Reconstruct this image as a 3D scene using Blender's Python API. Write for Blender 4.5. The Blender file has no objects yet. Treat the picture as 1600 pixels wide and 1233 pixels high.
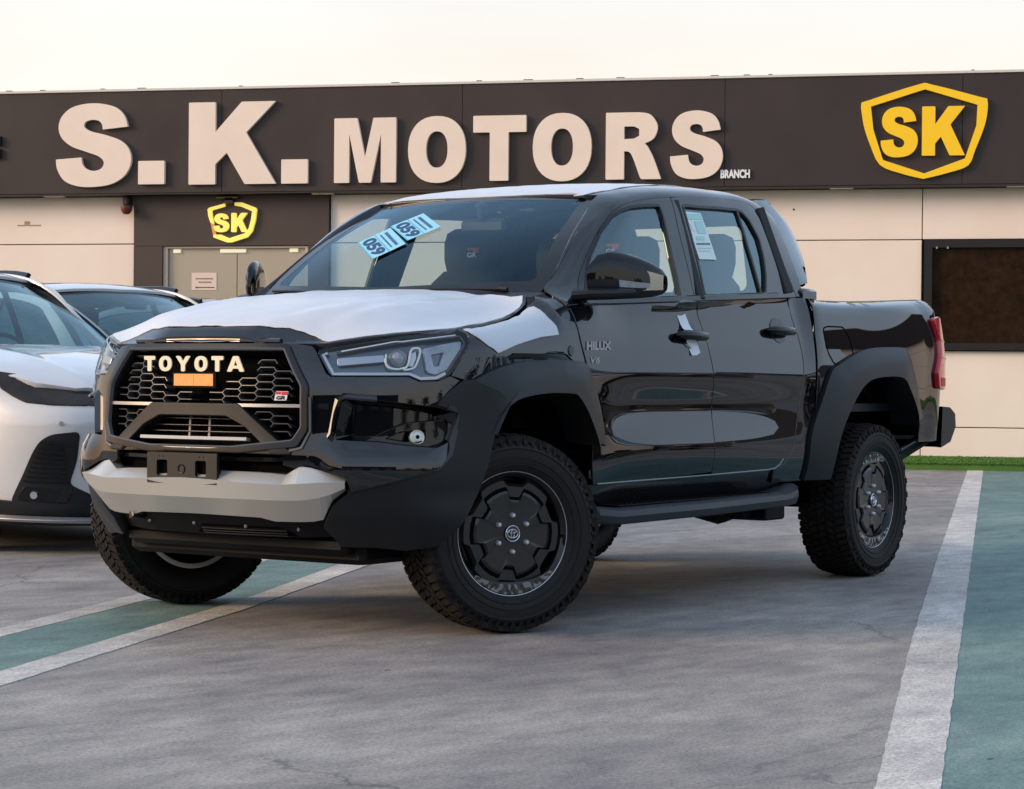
import bpy, math, random
from mathutils import Vector, Matrix
from mathutils.geometry import delaunay_2d_cdt
random.seed(7)
SC = bpy.context.scene
COL = SC.collection
PI = math.pi

# ---------------------------------------------------------------- camera, sky, sun, exposure
cam_d = bpy.data.cameras.new('camera'); cam = bpy.data.objects.new('camera', cam_d); COL.objects.link(cam)
_r = Vector((-0.55366703, 0.83269739, 0.00823842)); _u = Vector((-0.00164188, -0.01098474, 0.99993832)); _d = Vector((-0.83273653, -0.55361935, -0.00744907))
cam.matrix_world = Matrix(((_r.x, _u.x, -_d.x, 7.40792), (_r.y, _u.y, -_d.y, 5.79576), (_r.z, _u.z, -_d.z, 0.97751), (0, 0, 0, 1)))
cam_d.sensor_width = 36.0; cam_d.lens = 81.0; cam_d.clip_start = .1; cam_d.clip_end = 1500
SC.camera = cam
SUN_EL, SUN_AZ = 19.0, -43.0          # degrees; azimuth counter-clockwise from +x
SKY_K, CLOUD_K = .12, 1.0
world = bpy.data.worlds.new('World'); SC.world = world; world.use_nodes = True
nt = world.node_tree; nt.nodes.clear()
def wn(t, **k):
    n = nt.nodes.new(t)
    for a, b in k.items(): setattr(n, a, b)
    return n
sky = wn('ShaderNodeTexSky', sky_type='NISHITA', sun_disc=False)
sky.sun_elevation = math.radians(SUN_EL); sky.sun_rotation = math.radians(90-SUN_AZ)
sky.air_density = 1.0; sky.dust_density = 2.5; sky.ozone_density = 1.0
tc = wn('ShaderNodeTexCoord'); sep = wn('ShaderNodeSeparateXYZ'); nt.links.new(tc.outputs['Generated'], sep.inputs[0])
mp = wn('ShaderNodeMapping'); mp.inputs['Scale'].default_value = (1.2, 1.2, 5.0); nt.links.new(tc.outputs['Generated'], mp.inputs[0])
nz = wn('ShaderNodeTexNoise'); nz.inputs['Scale'].default_value = 2.6; nz.inputs['Detail'].default_value = 5; nz.inputs['Roughness'].default_value = .5
nt.links.new(mp.outputs[0], nz.inputs['Vector'])
rmp = wn('ShaderNodeMapRange'); rmp.inputs[1].default_value = .02; rmp.inputs[2].default_value = .62; rmp.inputs[3].default_value = 1.25; rmp.inputs[4].default_value = .50
nt.links.new(sep.outputs[2], rmp.inputs[0])
add = wn('ShaderNodeMath', operation='MULTIPLY_ADD'); add.inputs[1].default_value = .55; add.inputs[2].default_value = -.27
nt.links.new(nz.outputs[0], add.inputs[0])
ad2 = wn('ShaderNodeMath', operation='ADD', use_clamp=True); nt.links.new(add.outputs[0], ad2.inputs[0]); nt.links.new(rmp.outputs[0], ad2.inputs[1])
# thin bright cloud sheet, warmer towards the low sun
cr = wn('ShaderNodeValToRGB'); cr.color_ramp.elements[0].position = .30; cr.color_ramp.elements[0].color = (6.1, 5.75, 5.25, 1)
cr.color_ramp.elements[1].position = .62; cr.color_ramp.elements[1].color = (6.5, 6.35, 5.9, 1)
nt.links.new(nz.outputs[0], cr.inputs[0])
dp = wn('ShaderNodeVectorMath', operation='DOT_PRODUCT'); dp.inputs[1].default_value = (math.cos(math.radians(-48)), math.sin(math.radians(-48)), 0.05)
nt.links.new(tc.outputs['Generated'], dp.inputs[0])
wr = wn('ShaderNodeMapRange'); wr.inputs[1].default_value = .35; wr.inputs[2].default_value = 1.0; nt.links.new(dp.outputs['Value'], wr.inputs[0])
lo = wn('ShaderNodeMapRange'); lo.inputs[1].default_value = .26; lo.inputs[2].default_value = .02; nt.links.new(sep.outputs[2], lo.inputs[0])
wl = wn('ShaderNodeMath', operation='MULTIPLY'); nt.links.new(wr.outputs[0], wl.inputs[0]); nt.links.new(lo.outputs[0], wl.inputs[1])
wm = wn('ShaderNodeMixRGB', blend_type='MIX'); wm.inputs[2].default_value = (11.5, 6.4, 3.4, 1)
nt.links.new(wl.outputs[0], wm.inputs[0]); nt.links.new(cr.outputs[0], wm.inputs[1])
el = wn('ShaderNodeMapRange'); el.inputs[1].default_value = .135; el.inputs[2].default_value = .34; nt.links.new(sep.outputs[2], el.inputs[0])
em = wn('ShaderNodeMixRGB'); em.inputs[2].default_value = (5.3, 6.8, 9.0, 1); nt.links.new(el.outputs[0], em.inputs[0]); nt.links.new(wm.outputs[0], em.inputs[1])
wm = em
# the side of the sky away from the low sun is cooler and a little dimmer
ap = wn('ShaderNodeVectorMath', operation='DOT_PRODUCT'); ap.inputs[1].default_value = (-math.cos(math.radians(SUN_AZ)), -math.sin(math.radians(SUN_AZ)), .1)
nt.links.new(tc.outputs['Generated'], ap.inputs[0])
aw = wn('ShaderNodeMapRange'); aw.inputs[1].default_value = .66; aw.inputs[2].default_value = .97; aw.inputs[4].default_value = .85; nt.links.new(ap.outputs['Value'], aw.inputs[0])
am = wn('ShaderNodeMixRGB'); am.inputs[2].default_value = (4.4, 5.7, 7.3, 1); nt.links.new(aw.outputs[0], am.inputs[0]); nt.links.new(wm.outputs[0], am.inputs[1])
wm = am
mx = wn('ShaderNodeMixRGB'); nt.links.new(ad2.outputs[0], mx.inputs[0]); nt.links.new(sky.outputs[0], mx.inputs[1]); nt.links.new(wm.outputs[0], mx.inputs[2])
bg = wn('ShaderNodeBackground'); bg.inputs['Strength'].default_value = SKY_K; nt.links.new(mx.outputs[0], bg.inputs['Color'])
wo = wn('ShaderNodeOutputWorld'); nt.links.new(bg.outputs[0], wo.inputs[0])
sun_d = bpy.data.lights.new('sun', 'SUN'); sun_d.energy = 2.5; sun_d.angle = math.radians(22); sun_d.color = (1.0, .71, .46)
sun = bpy.data.objects.new('sun', sun_d); COL.objects.link(sun)
_s = Vector((math.cos(math.radians(SUN_EL))*math.cos(math.radians(SUN_AZ)), math.cos(math.radians(SUN_EL))*math.sin(math.radians(SUN_AZ)), math.sin(math.radians(SUN_EL))))
sun.rotation_euler = _s.to_track_quat('Z', 'Y').to_euler()
SC.view_settings.view_transform = 'Standard'; SC.view_settings.look = 'None'; SC.view_settings.exposure = 0.42; SC.view_settings.gamma = 1.0
SC.view_settings.use_curve_mapping = False
SC.render.engine = 'CYCLES'
SC.cycles.max_bounces = 8; SC.cycles.transparent_max_bounces = 24; SC.cycles.caustics_reflective = False; SC.cycles.caustics_refractive = False

# ---------------------------------------------------------------- materials
MT = {}
def mat(name, col, rough=.5, metal=0.0, coat=0.0, coat_r=.03, spec=.5, emit=None, var=0.0, vscale=6.0, bump=0.0, bscale=200.0, detail=4.0, col2=None, rvar=0.0):
    m = bpy.data.materials.new(name); m.use_nodes = True; MT[name] = m
    n = m.node_tree; b = n.nodes['Principled BSDF']
    b.inputs['Base Color'].default_value = (*col, 1); b.inputs['Roughness'].default_value = rough; b.inputs['Metallic'].default_value = metal
    b.inputs['Coat Weight'].default_value = coat; b.inputs['Coat Roughness'].default_value = coat_r; b.inputs['Specular IOR Level'].default_value = spec
    if name == 'black_paint': b.inputs['Coat IOR'].default_value = 1.65
    if emit: b.inputs['Emission Color'].default_value = (*emit[:3], 1); b.inputs['Emission Strength'].default_value = emit[3]
    c = n.nodes.new('ShaderNodeTexCoord')
    if var or col2 or rvar:
        t = n.nodes.new('ShaderNodeTexNoise'); t.inputs['Scale'].default_value = vscale; t.inputs['Detail'].default_value = detail; t.inputs['Roughness'].default_value = .6
        n.links.new(c.outputs['Object'], t.inputs['Vector'])
        if var or col2:
            r = n.nodes.new('ShaderNodeValToRGB'); r.color_ramp.elements[0].position = .32; r.color_ramp.elements[1].position = .68
            c2 = col2 or tuple(k*(1+var) for k in col)
            r.color_ramp.elements[0].color = (*[k*(1-var) for k in col], 1); r.color_ramp.elements[1].color = (*c2, 1)
            n.links.new(t.outputs[0], r.inputs[0]); n.links.new(r.outputs[0], b.inputs['Base Color'])
        if rvar:
            q = n.nodes.new('ShaderNodeMapRange'); q.inputs[1].default_value = .3; q.inputs[2].default_value = .7; q.inputs[3].default_value = max(0, rough-rvar); q.inputs[4].default_value = rough+rvar
            n.links.new(t.outputs[0], q.inputs[0]); n.links.new(q.outputs[0], b.inputs['Roughness'])
    if bump:
        t2 = n.nodes.new('ShaderNodeTexNoise'); t2.inputs['Scale'].default_value = bscale; t2.inputs['Detail'].default_value = 3
        n.links.new(c.outputs['Object'], t2.inputs['Vector'])
        bp = n.nodes.new('ShaderNodeBump'); bp.inputs['Strength'].default_value = bump; bp.inputs['Distance'].default_value = .01
        n.links.new(t2.outputs[0], bp.inputs['Height']); n.links.new(bp.outputs[0], b.inputs['Normal'])
    return m
def glass(name, tint, refl=.06, grazing=.9, rough=0.0, gtint=None):
    m = bpy.data.materials.new(name); m.use_nodes = True; MT[name] = m
    n = m.node_tree; n.nodes.clear()
    o = n.nodes.new('ShaderNodeOutputMaterial'); x = n.nodes.new('ShaderNodeMixShader'); t = n.nodes.new('ShaderNodeBsdfTransparent'); g = n.nodes.new('ShaderNodeBsdfGlossy')
    t.inputs[0].default_value = (*tint, 1); g.inputs['Roughness'].default_value = rough; g.inputs[0].default_value = (*(gtint or (1, 1, 1)), 1)
    lw = n.nodes.new('ShaderNodeLayerWeight'); lw.inputs[0].default_value = .5; f = n.nodes.new('ShaderNodeMath'); f.operation = 'POWER'; f.inputs[1].default_value = 5.0; n.links.new(lw.outputs['Facing'], f.inputs[0])
    k = n.nodes.new('ShaderNodeMath'); k.operation = 'MULTIPLY_ADD'; k.use_clamp = True; k.inputs[1].default_value = grazing; k.inputs[2].default_value = refl
    n.links.new(f.outputs[0], k.inputs[0]); n.links.new(k.outputs[0], x.inputs[0]); n.links.new(t.outputs[0], x.inputs[1]); n.links.new(g.outputs[0], x.inputs[2]); n.links.new(x.outputs[0], o.inputs[0])
    return m
mat('black_paint', (.0025,.003,.005), .4, coat=1.0, coat_r=.012, spec=.0)
mat('gloss_black', (.003,.003,.004), .3, coat=.8, coat_r=.03, spec=.05)
mat('matte_black', (.007,.009,.012), .42, spec=.36, bump=.08, bscale=900)
mat('grille_plastic', (.008,.009,.010), .45, spec=.30, bump=.05, bscale=900)
mat('lower_black', (.004,.004,.005), .6, spec=.18)
mat('edge_grey', (.10,.105,.115), .32, spec=.6)
mat('grille_bar', (.055,.057,.062), .30, spec=.6)
mat('strip_grey', (.42,.42,.42), .6)
mat('deep_black', (.002,.002,.002), .9, spec=.05)
mat('rubber', (.0085,.008,.0078), .60, spec=.30, var=.3, vscale=30, bump=.15, bscale=300)
mat('tread_rubber', (.008,.0078,.0075), .78, spec=.18, col2=(.022,.018,.015), vscale=18)
mat('silver_paint', (.52,.52,.49), .34, metal=.50, coat=.25, coat_r=.12)
mat('chrome', (.75,.76,.78), .12, metal=1.0)
mat('satin_metal', (.45,.45,.46), .32, metal=.9)
mat('dark_metal', (.05,.05,.055), .35, metal=.7)
mat('film', (.58,.61,.66), .34, spec=.4, var=.03, vscale=3, bump=.10, bscale=7, coat=.3, coat_r=.22)
mat('cream_letter', (.80,.68,.58), .5, var=.03, vscale=3)
mat('letter_cream_small', (.74,.69,.52), .4, coat=.3)
mat('white_decal', (.78,.8,.82), .5)
mat('white_tape', (.70,.76,.84), .45, bump=.2, bscale=60)
mat('yellow_sign', (.96,.60,.01), .45, spec=.4)
mat('lit_yellow', (.75,.62,.12), .45, emit=(.95,.75,.16,.42))
mat('amber_film', (.80,.36,.10), .35, coat=.4, var=.1, vscale=60)
mat('red_lens', (.72,.02,.035), .12, coat=1.0, coat_r=.02)
mat('red_mark', (.55,.02,.03), .4)
mat('lens_grey', (.16,.18,.20), .18, coat=1.0, col2=(.42,.46,.50), vscale=9)
mat('lamp_bucket', (.10,.115,.135), .22, metal=.5, coat=.5)
mat('lamp_lit', (.8,.8,.75), .15, coat=.5)
mat('seat_fabric', (.014,.015,.018), .8, var=.2, vscale=40)
mat('cabin_trim', (.012,.013,.015), .6)
mat('blue_sticker', (.10,.46,.66), .5)
mat('blue_sticker_pale', (.26,.60,.78), .5)
mat('navy_print', (.01,.05,.14), .5)
mat('reflect_white', (.7,.72,.75), .2, coat=.5)
mat('step_coat', (.016,.024,.032), .42, spec=.45, bump=.06, bscale=700)
mat('badge_dark', (.26,.26,.27), .28, metal=.8)
mat('print_teal', (.05,.22,.26), .5)
mat('label_teal', (.40,.72,.70), .5)
mat('label_white', (.72,.82,.80), .5)
glass('windscreen_glass', (.74,.86,.88), .05, .95, gtint=(.6,.85,1.0))
glass('side_glass', (.76,.88,.88), .17, .8, gtint=(.72,.93,1.0))
glass('lamp_glass', (.86,.90,.94), .035, .9)
glass('crossover_glass', (.56,.74,.76), .10, .95, gtint=(.75,.93,1.0))
mat('white_paint', (.60,.60,.60), .3, coat=1.0, coat_r=.02)
mat('dark_grey_paint', (.05,.052,.056), .3, coat=1.0, coat_r=.02)
# ---------------------------------------------------------------- mesh helpers
def tag(o, label=None, cat=None, group=None, kind=None):
    if label: o['label'] = label
    if cat: o['category'] = cat
    if group: o['group'] = group
    if kind: o['kind'] = kind
    return o
def empty(name, loc=(0,0,0), rz=0.0, parent=None):
    o = bpy.data.objects.new(name, None); COL.objects.link(o); o.location = loc; o.rotation_euler = (0, 0, rz); o.empty_display_size = .1
    if parent: o.parent = parent
    return o
def mk(name, vs, fs, m, parent=None, normals=None, sd=1, sharp=35, flat=False, M=None):
    if sd < 0:
        vs = [(v[0], -v[1], v[2]) for v in vs]; fs = [tuple(reversed(f)) for f in fs]
        if normals: normals = [(n[0], -n[1], n[2]) for n in normals]
    if M is not None: vs = [tuple(M @ Vector(v)) for v in vs]
    me = bpy.data.meshes.new(name); me.from_pydata([tuple(v) for v in vs], [], fs); me.update()
    me.materials.append(MT[m] if isinstance(m, str) else m)
    if not flat:
        me.polygons.foreach_set('use_smooth', [True]*len(me.polygons))
        if normals: me.normals_split_custom_set_from_vertices([Vector(n) for n in normals])
        elif sharp: me.set_sharp_from_angle(angle=math.radians(sharp))
    o = bpy.data.objects.new(name, me); COL.objects.link(o)
    if parent: o.parent = parent
    return o
class MB:
    def __init__(s): s.v = []; s.f = []
    def addm(s, vs, fs):
        k = len(s.v); s.v += [tuple(v) for v in vs]; s.f += [tuple(i+k for i in f) for f in fs]; return s
    def box(s, c, d, rz=0.0, bev=0.0, M=None):
        x, y, z = d[0]/2, d[1]/2, d[2]/2; b = min(bev, x*.9, y*.9, z*.9)
        if b <= 0:
            vs = [(i*x, j*y, k*z) for k in (-1,1) for j in (-1,1) for i in (-1,1)]
            fs = [(0,2,3,1),(4,5,7,6),(0,1,5,4),(2,6,7,3),(0,4,6,2),(1,3,7,5)]
        else:
            vs = []; ring = [(x-b,-y),(x,-y+b),(x,y-b),(x-b,y),(-x+b,y),(-x,y-b),(-x,-y+b),(-x+b,-y)]
            ins = [(max(abs(a)-b,0)*(1 if a>0 else -1), max(abs(c_)-b,0)*(1 if c_>0 else -1)) for a, c_ in ring]
            for zz, rr in ((-z, ins), (-z+b, ring), (z-b, ring), (z, ins)):
                vs += [(a, c_, zz) for a, c_ in rr]
            fs = [tuple(reversed(range(8)))]
            for L in range(3):
                for i in range(8): fs.append((L*8+i, L*8+(i+1)%8, L*8+8+(i+1)%8, L*8+8+i))
            fs.append(tuple(range(24, 32)))
        cz, sz = math.cos(rz), math.sin(rz); out = []
        for v in vs:
            w = Vector((v[0]*cz-v[1]*sz, v[0]*sz+v[1]*cz, v[2]))
            if M is not None: w = M @ w
            out.append((w[0]+c[0], w[1]+c[1], w[2]+c[2]))
        return s.addm(out, fs)
    def tube(s, pts, r, n=8, closed=False, sq=1.0):
        P = [Vector(p) for p in pts]; R = r if isinstance(r, (list, tuple)) else [r]*len(P)
        vs = []; up = None
        for i, p in enumerate(P):
            t = (P[(i+1) % len(P)] - P[i-1]) if (closed or 0 < i < len(P)-1) else (P[1]-P[0] if i == 0 else P[-1]-P[-2])
            t.normalize()
            if up is None:
                up = Vector((0,0,1)) if abs(t.z) < .9 else Vector((1,0,0))
            a = t.cross(up).normalized(); up2 = a.cross(t).normalized(); up = up2
            for k in range(n):
                q = 2*PI*k/n; vs.append(tuple(p + a*(math.cos(q)*R[i]) + up2*(math.sin(q)*R[i]*sq)))
        fs = []; m = len(P)
        for i in range(m if closed else m-1):
            for k in range(n):
                a, b = i*n+k, i*n+(k+1) % n; c, d = ((i+1) % m)*n+(k+1) % n, ((i+1) % m)*n+k
                fs.append((a, b, c, d))
        if not closed: fs += [tuple(reversed(range(n))), tuple(range((m-1)*n, m*n))]
        return s.addm(vs, fs)
    def rev(s, prof, n=48, axis='y', c=(0,0,0), a0=0.0, a1=2*PI):
        # prof (radius, along); revolve about the axis
        full = abs(a1-a0-2*PI) < 1e-6; vs = []; m = len(prof); N = n if full else n+1
        for k in range(N):
            q = a0+(a1-a0)*k/n
            for r, h in prof:
                v = (r*math.cos(q), h, r*math.sin(q)) if axis == 'y' else ((h, r*math.cos(q), r*math.sin(q)) if axis == 'x' else (r*math.cos(q), r*math.sin(q), h))
                vs.append((v[0]+c[0], v[1]+c[1], v[2]+c[2]))
        fs = []
        for k in range(n):
            k2 = (k+1) % N
            for j in range(m-1):
                f = (k*m+j, k*m+j+1, k2*m+j+1, k2*m+j); fs.append(f if axis == 'y' else tuple(reversed(f)))
        return s.addm(vs, fs)
    def out(s, name, m, parent=None, **k): return mk(name, s.v, s.f, m, parent, **k)
def pip(x, y, P):
    c = False; j = len(P)-1
    for i in range(len(P)):
        if (P[i][1] > y) != (P[j][1] > y) and x < (P[j][0]-P[i][0])*(y-P[i][1])/(P[j][1]-P[i][1])+P[i][0]: c = not c
        j = i
    return c
def area(P): return sum(P[i-1][0]*P[i][1]-P[i][0]*P[i-1][1] for i in range(len(P)))/2
def rnd(P, r, n=4):
    out = []; N = len(P)
    for i in range(N):
        p, a, b = Vector(P[i]), Vector(P[i-1]), Vector(P[(i+1) % N]); rr = r[i] if isinstance(r, (list, tuple)) else r
        da, db = (a-p), (b-p); la, lb = da.length, db.length
        k = min(rr, la*.45, lb*.45)
        if k < 1e-4: out.append(tuple(p)); continue
        A, B = p+da/la*k, p+db/lb*k
        for j in range(n+1):
            t = j/n; q = A*(1-t)**2+p*2*t*(1-t)+B*t*t; out.append(tuple(q))
    return out
def catm(P, n=6, closed=False):
    out = []; N = len(P)
    for i in range(N if closed else N-1):
        g = lambda k: Vector(P[k % N]) if closed else Vector(P[max(0, min(N-1, k))])
        a, b, c, d = g(i-1), g(i), g(i+1), g(i+2)
        for j in range(n):
            t = j/n; out.append(tuple(.5*((2*b)+(c-a)*t+(2*a-5*b+4*c-d)*t*t+(3*b-a-3*c+d)*t**3)))
    if not closed: out.append(tuple(P[-1]))
    return out
def dens(P, g, closed=True):
    out = []
    for i in range(len(P) if closed else len(P)-1):
        a, b = P[i], P[(i+1) % len(P)]; l = math.dist(a, b); n = max(1, int(math.ceil(l/g)))
        for j in range(n): out.append(tuple(a[k]+(b[k]-a[k])*j/n for k in range(len(a))))
    if not closed: out.append(tuple(P[-1]))
    return out
def tri2d(outline, holes, g, gv=None):
    gv = gv or g
    outline = dens(outline, g)
    if area(outline) < 0: outline.reverse()
    hs = []
    for h in holes:
        h = dens(h, g)
        if area(h) > 0: h.reverse()
        hs.append(h)
    vs = list(outline); ed = [(i, (i+1) % len(outline)) for i in range(len(outline))]
    for h in hs:
        k = len(vs); vs += h; ed += [(k+i, k+(i+1) % len(h)) for i in range(len(h))]
    B = [p for L in [outline]+hs for p in L]
    u0, u1 = min(p[0] for p in outline), max(p[0] for p in outline); v0, v1 = min(p[1] for p in outline), max(p[1] for p in outline)
    nu, nv = int((u1-u0)/g)+1, int((v1-v0)/gv)+1
    cell = {}
    for p in B: cell.setdefault((int(p[0]/g), int(p[1]/g)), []).append(p)
    for i in range(nu+1):
        for j in range(nv+1):
            p = (u0+(i+.5)*g, v0+(j+.5)*gv)
            if not pip(p[0], p[1], outline) or any(pip(p[0], p[1], h) for h in hs): continue
            ci, cj = int(p[0]/g), int(p[1]/g)
            if any(math.dist(p, q) < min(g, gv)*.4 for a in (-1,0,1) for b in (-1,0,1) for q in cell.get((ci+a, cj+b), ())): continue
            vs.append(p)
    r = delaunay_2d_cdt([Vector(v) for v in vs], ed, [], 0, 1e-7)
    V = [tuple(v) for v in r[0]]; F = []
    for f in r[2]:
        cx = sum(V[i][0] for i in f)/len(f); cy = sum(V[i][1] for i in f)/len(f)
        if pip(cx, cy, outline) and not any(pip(cx, cy, h) for h in hs): F.append(tuple(f))
    return V, F, [outline]+hs
def nrm(F, u, v, ref=None):
    e = 1e-3
    p, q, r, t = Vector(F(u-e, v)), Vector(F(u+e, v)), Vector(F(u, v-e)), Vector(F(u, v+e))
    n = (q-p).cross(t-r)
    if n.length < 1e-12: return Vector((0,0,1))
    n.normalize()
    if ref is not None:
        c = Vector(F(u, v))
        if n.dot(c-ref(c)) < 0: n.negate()
    return n
def car_ref(c): return Vector((max(-3.9, min(.25, c.x)), 0, .85))
def panel(name, m, F, outline, holes=(), g=.035, gv=None, off=0.0, thick=.012, parent=None, sd=1, ref=car_ref, bev=.0035, offf=None):
    V, T, loops = tri2d(outline, list(holes), g, gv)
    P = []; N = []
    for v in V:
        n = nrm(F, v[0], v[1], ref); o = off + (offf(v[0], v[1]) if offf else 0)
        p = Vector(F(v[0], v[1])) + n*o; P.append(p); N.append(n)
    if offf:      # recompute normals from the offset surface
        def G(a, b):
            n = nrm(F, a, b, ref); return tuple(Vector(F(a, b))+n*(off+offf(a, b)))
        N = [nrm(G, v[0], v[1], ref) for v in V]
    # orient
    s = 0
    for f in T[:40]:
        a, b, c = (P[i] for i in f[:3]); s += 1 if (b-a).cross(c-a).dot(N[f[0]]) > 0 else -1
    if s < 0: T = [tuple(reversed(f)) for f in T]
    vs = [tuple(p) for p in P]; ns = [tuple(n) for n in N]; fs = list(T)
    key = {(round(v[0], 6), round(v[1], 6)): i for i, v in enumerate(V)}
    for L in loops:
        idx = [key.get((round(p[0], 6), round(p[1], 6))) for p in L]
        idx = [i for i in idx if i is not None]
        if len(idx) < 3: continue
        k = len(vs); n_ = len(idx); rows = 3
        for q, i in enumerate(idx):
            a, b = P[idx[q-1]], P[idx[(q+1) % n_]]
            t = (b-a); side = t.cross(N[i])
            if side.length < 1e-9: side = N[i].copy()
            side.normalize()
            if s < 0: pass
            # outline runs counter-clockwise in (u, v): outward side depends on orientation
            sg = 1 if s >= 0 else -1
            side = side*sg
            p = P[i]
            vs += [tuple(p), tuple(p-N[i]*bev+side*bev*.6), tuple(p-N[i]*thick+side*bev*.6)]
            mid = (N[i]+side*.9).normalized()
            ns += [tuple(N[i]), tuple((side+N[i]*.15).normalized()), tuple(side)]
        for q in range(n_):
            a, b = k+q*3, k+((q+1) % n_)*3
            for r_ in range(2):
                f = (a+r_, a+r_+1, b+r_+1, b+r_); fs.append(f if s >= 0 else tuple(reversed(f)))
    return mk(name, vs, fs, m, parent, normals=ns, sd=sd)
def loft(name, m, rows, parent=None, sd=1, sharp=30, closed_u=False, flip=False, cap=False):
    n = len(rows[0]); vs = [tuple(p) for r in rows for p in r]; fs = []
    for i in range(len(rows)-1):
        for j in range(n if closed_u else n-1):
            j2 = (j+1) % n; f = (i*n+j, i*n+j2, (i+1)*n+j2, (i+1)*n+j); fs.append(tuple(reversed(f)) if flip else f)
    if cap: fs += [tuple(reversed(range(n))), tuple(range((len(rows)-1)*n, len(rows)*n))]
    return mk(name, vs, fs, m, parent, sd=sd, sharp=sharp)
def resamp(P, n):
    P = [Vector(p) for p in P]; L = [0.0]
    for i in range(1, len(P)): L.append(L[-1]+(P[i]-P[i-1]).length)
    out = []; k = 0
    for i in range(n):
        t = L[-1]*i/(n-1)
        while k < len(L)-2 and L[k+1] < t: k += 1
        d = L[k+1]-L[k]; out.append(P[k].lerp(P[k+1], (t-L[k])/d if d > 0 else 0))
    return out
def sweep(name, m, F, uv, prof, parent=None, sd=1, closed=False, g=.03, ref=car_ref, mb=None, sharp=35):
    # prof: (side, out) pairs, a closed little section carried along the line uv on surface F
    uv = dens(uv, g, closed); P = [Vector(F(*p)) for p in uv]; N = [nrm(F, p[0], p[1], ref) for p in uv]
    rows = []; n = len(P)
    for i in range(n):
        t = (P[(i+1) % n]-P[i-1]) if (closed or 0 < i < n-1) else (P[1]-P[0] if i == 0 else P[-1]-P[-2])
        t.normalize(); b = t.cross(N[i]).normalized()
        rows.append([tuple(P[i]+b*a+N[i]*o) for a, o in prof])
    k = len(prof); vs = [p for r in rows for p in r]; fs = []
    for i in range(n if closed else n-1):
        for j in range(k):
            fs.append((i*k+j, ((i+1) % n)*k+j, ((i+1) % n)*k+(j+1) % k, i*k+(j+1) % k))
    if not closed: fs += [tuple(range(k)), tuple(reversed(range((n-1)*k, n*k)))]
    if mb is not None: mb.addm(vs, fs); return None
    return mk(name, vs, fs, m, parent, sd=sd, sharp=sharp)
def bar(w, h, o=0.0, b=.3): # rounded rectangular section
    x = w/2; c = min(x, h)*b
    return [(-x, o), (-x, o+h-c), (-x+c, o+h), (x-c, o+h), (x, o+h-c), (x, o)]
def plate(name, m, outline, z0, z1, M, parent=None, holes=(), bev=0.0, sd=1):
    # flat prism of a 2D outline, local frame M (x, y in plane, z out)
    V, T, loops = tri2d(outline, list(holes), 1e9) if False else tri_simple(outline, holes)
    vs = [(v[0], v[1], z1) for v in V]; fs = list(T)
    for L in loops:
        k = len(vs); n = len(L)
        for p in L: vs += [(p[0], p[1], z1), (p[0], p[1], z0)]
        for q in range(n):
            a, b = k+2*q, k+2*((q+1) % n); fs.append((a, a+1, b+1, b))
    vs = [tuple(M @ Vector(v)) for v in vs]
    return mk(name, vs, fs, m, parent, sd=sd, sharp=40)
def tri_simple(outline, holes):
    outline = list(outline)
    if area(outline) < 0: outline.reverse()
    hs = []
    for h in holes:
        h = list(h)
        if area(h) > 0: h.reverse()
        hs.append(h)
    vs = list(outline); ed = [(i, (i+1) % len(outline)) for i in range(len(outline))]
    for h in hs:
        k = len(vs); vs += h; ed += [(k+i, k+(i+1) % len(h)) for i in range(len(h))]
    r = delaunay_2d_cdt([Vector(v) for v in vs], ed, [], 0, 1e-7); V = [tuple(v) for v in r[0]]; F = []
    for f in r[2]:
        cx = sum(V[i][0] for i in f)/len(f); cy = sum(V[i][1] for i in f)/len(f)
        if pip(cx, cy, outline) and not any(pip(cx, cy, h) for h in hs):
            a, b, c = (V[i] for i in f[:3])
            if (b[0]-a[0])*(c[1]-a[1])-(b[1]-a[1])*(c[0]-a[0]) < 0: f = tuple(reversed(f))
            F.append(tuple(f))
    return V, F, [outline]+hs
def text_mesh(txt, size, bold=0.0, extrude=.002, shear=0.0, space=1.0):
    c = bpy.data.curves.new('txt', 'FONT'); c.body = txt; c.size = size; c.offset = bold; c.extrude = extrude; c.align_x = 'CENTER'; c.align_y = 'CENTER'; c.shear = shear; c.space_character = space; c.resolution_u = 4
    o = bpy.data.objects.new('txt', c); COL.objects.link(o); dg = bpy.context.evaluated_depsgraph_get(); dg.update()
    me = o.evaluated_get(dg).to_mesh(); vs = [tuple(v.co) for v in me.vertices]; fs = [tuple(p.vertices) for p in me.polygons]
    o.evaluated_get(dg).to_mesh_clear(); bpy.data.objects.remove(o); bpy.data.curves.remove(c)
    return vs, fs
def text(name, txt, size, M, m, parent=None, w=None, **k):
    vs, fs = text_mesh(txt, size, **k)
    if w:
        x0, x1 = min(v[0] for v in vs), max(v[0] for v in vs); s = w/(x1-x0); vs = [((v[0]-(x0+x1)/2)*s, v[1], v[2]) for v in vs]
    y0, y1 = min(v[1] for v in vs), max(v[1] for v in vs); vs = [(v[0], v[1]-(y0+y1)/2, v[2]) for v in vs]
    return mk(name, [tuple(M @ Vector(v)) for v in vs], fs, m, parent, flat=True)
def frame_on(F, u, v, ref=car_ref, off=0.0, up=(0,0,1), sd=1):
    p = Vector(F(u, v)); n = nrm(F, u, v, ref)
    if sd < 0: p.y = -p.y; n.y = -n.y
    x = Vector(up).cross(n).normalized(); y = n.cross(x)
    p = p+n*off
    return Matrix(((x.x, y.x, n.x, p.x), (x.y, y.y, n.y, p.y), (x.z, y.z, n.z, p.z), (0,0,0,1)))
def copy_tree(o, parent=None):
    c = o.copy(); COL.objects.link(c); c.parent = parent
    for ch in list(o.children): copy_tree(ch, c)
    return c
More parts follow.
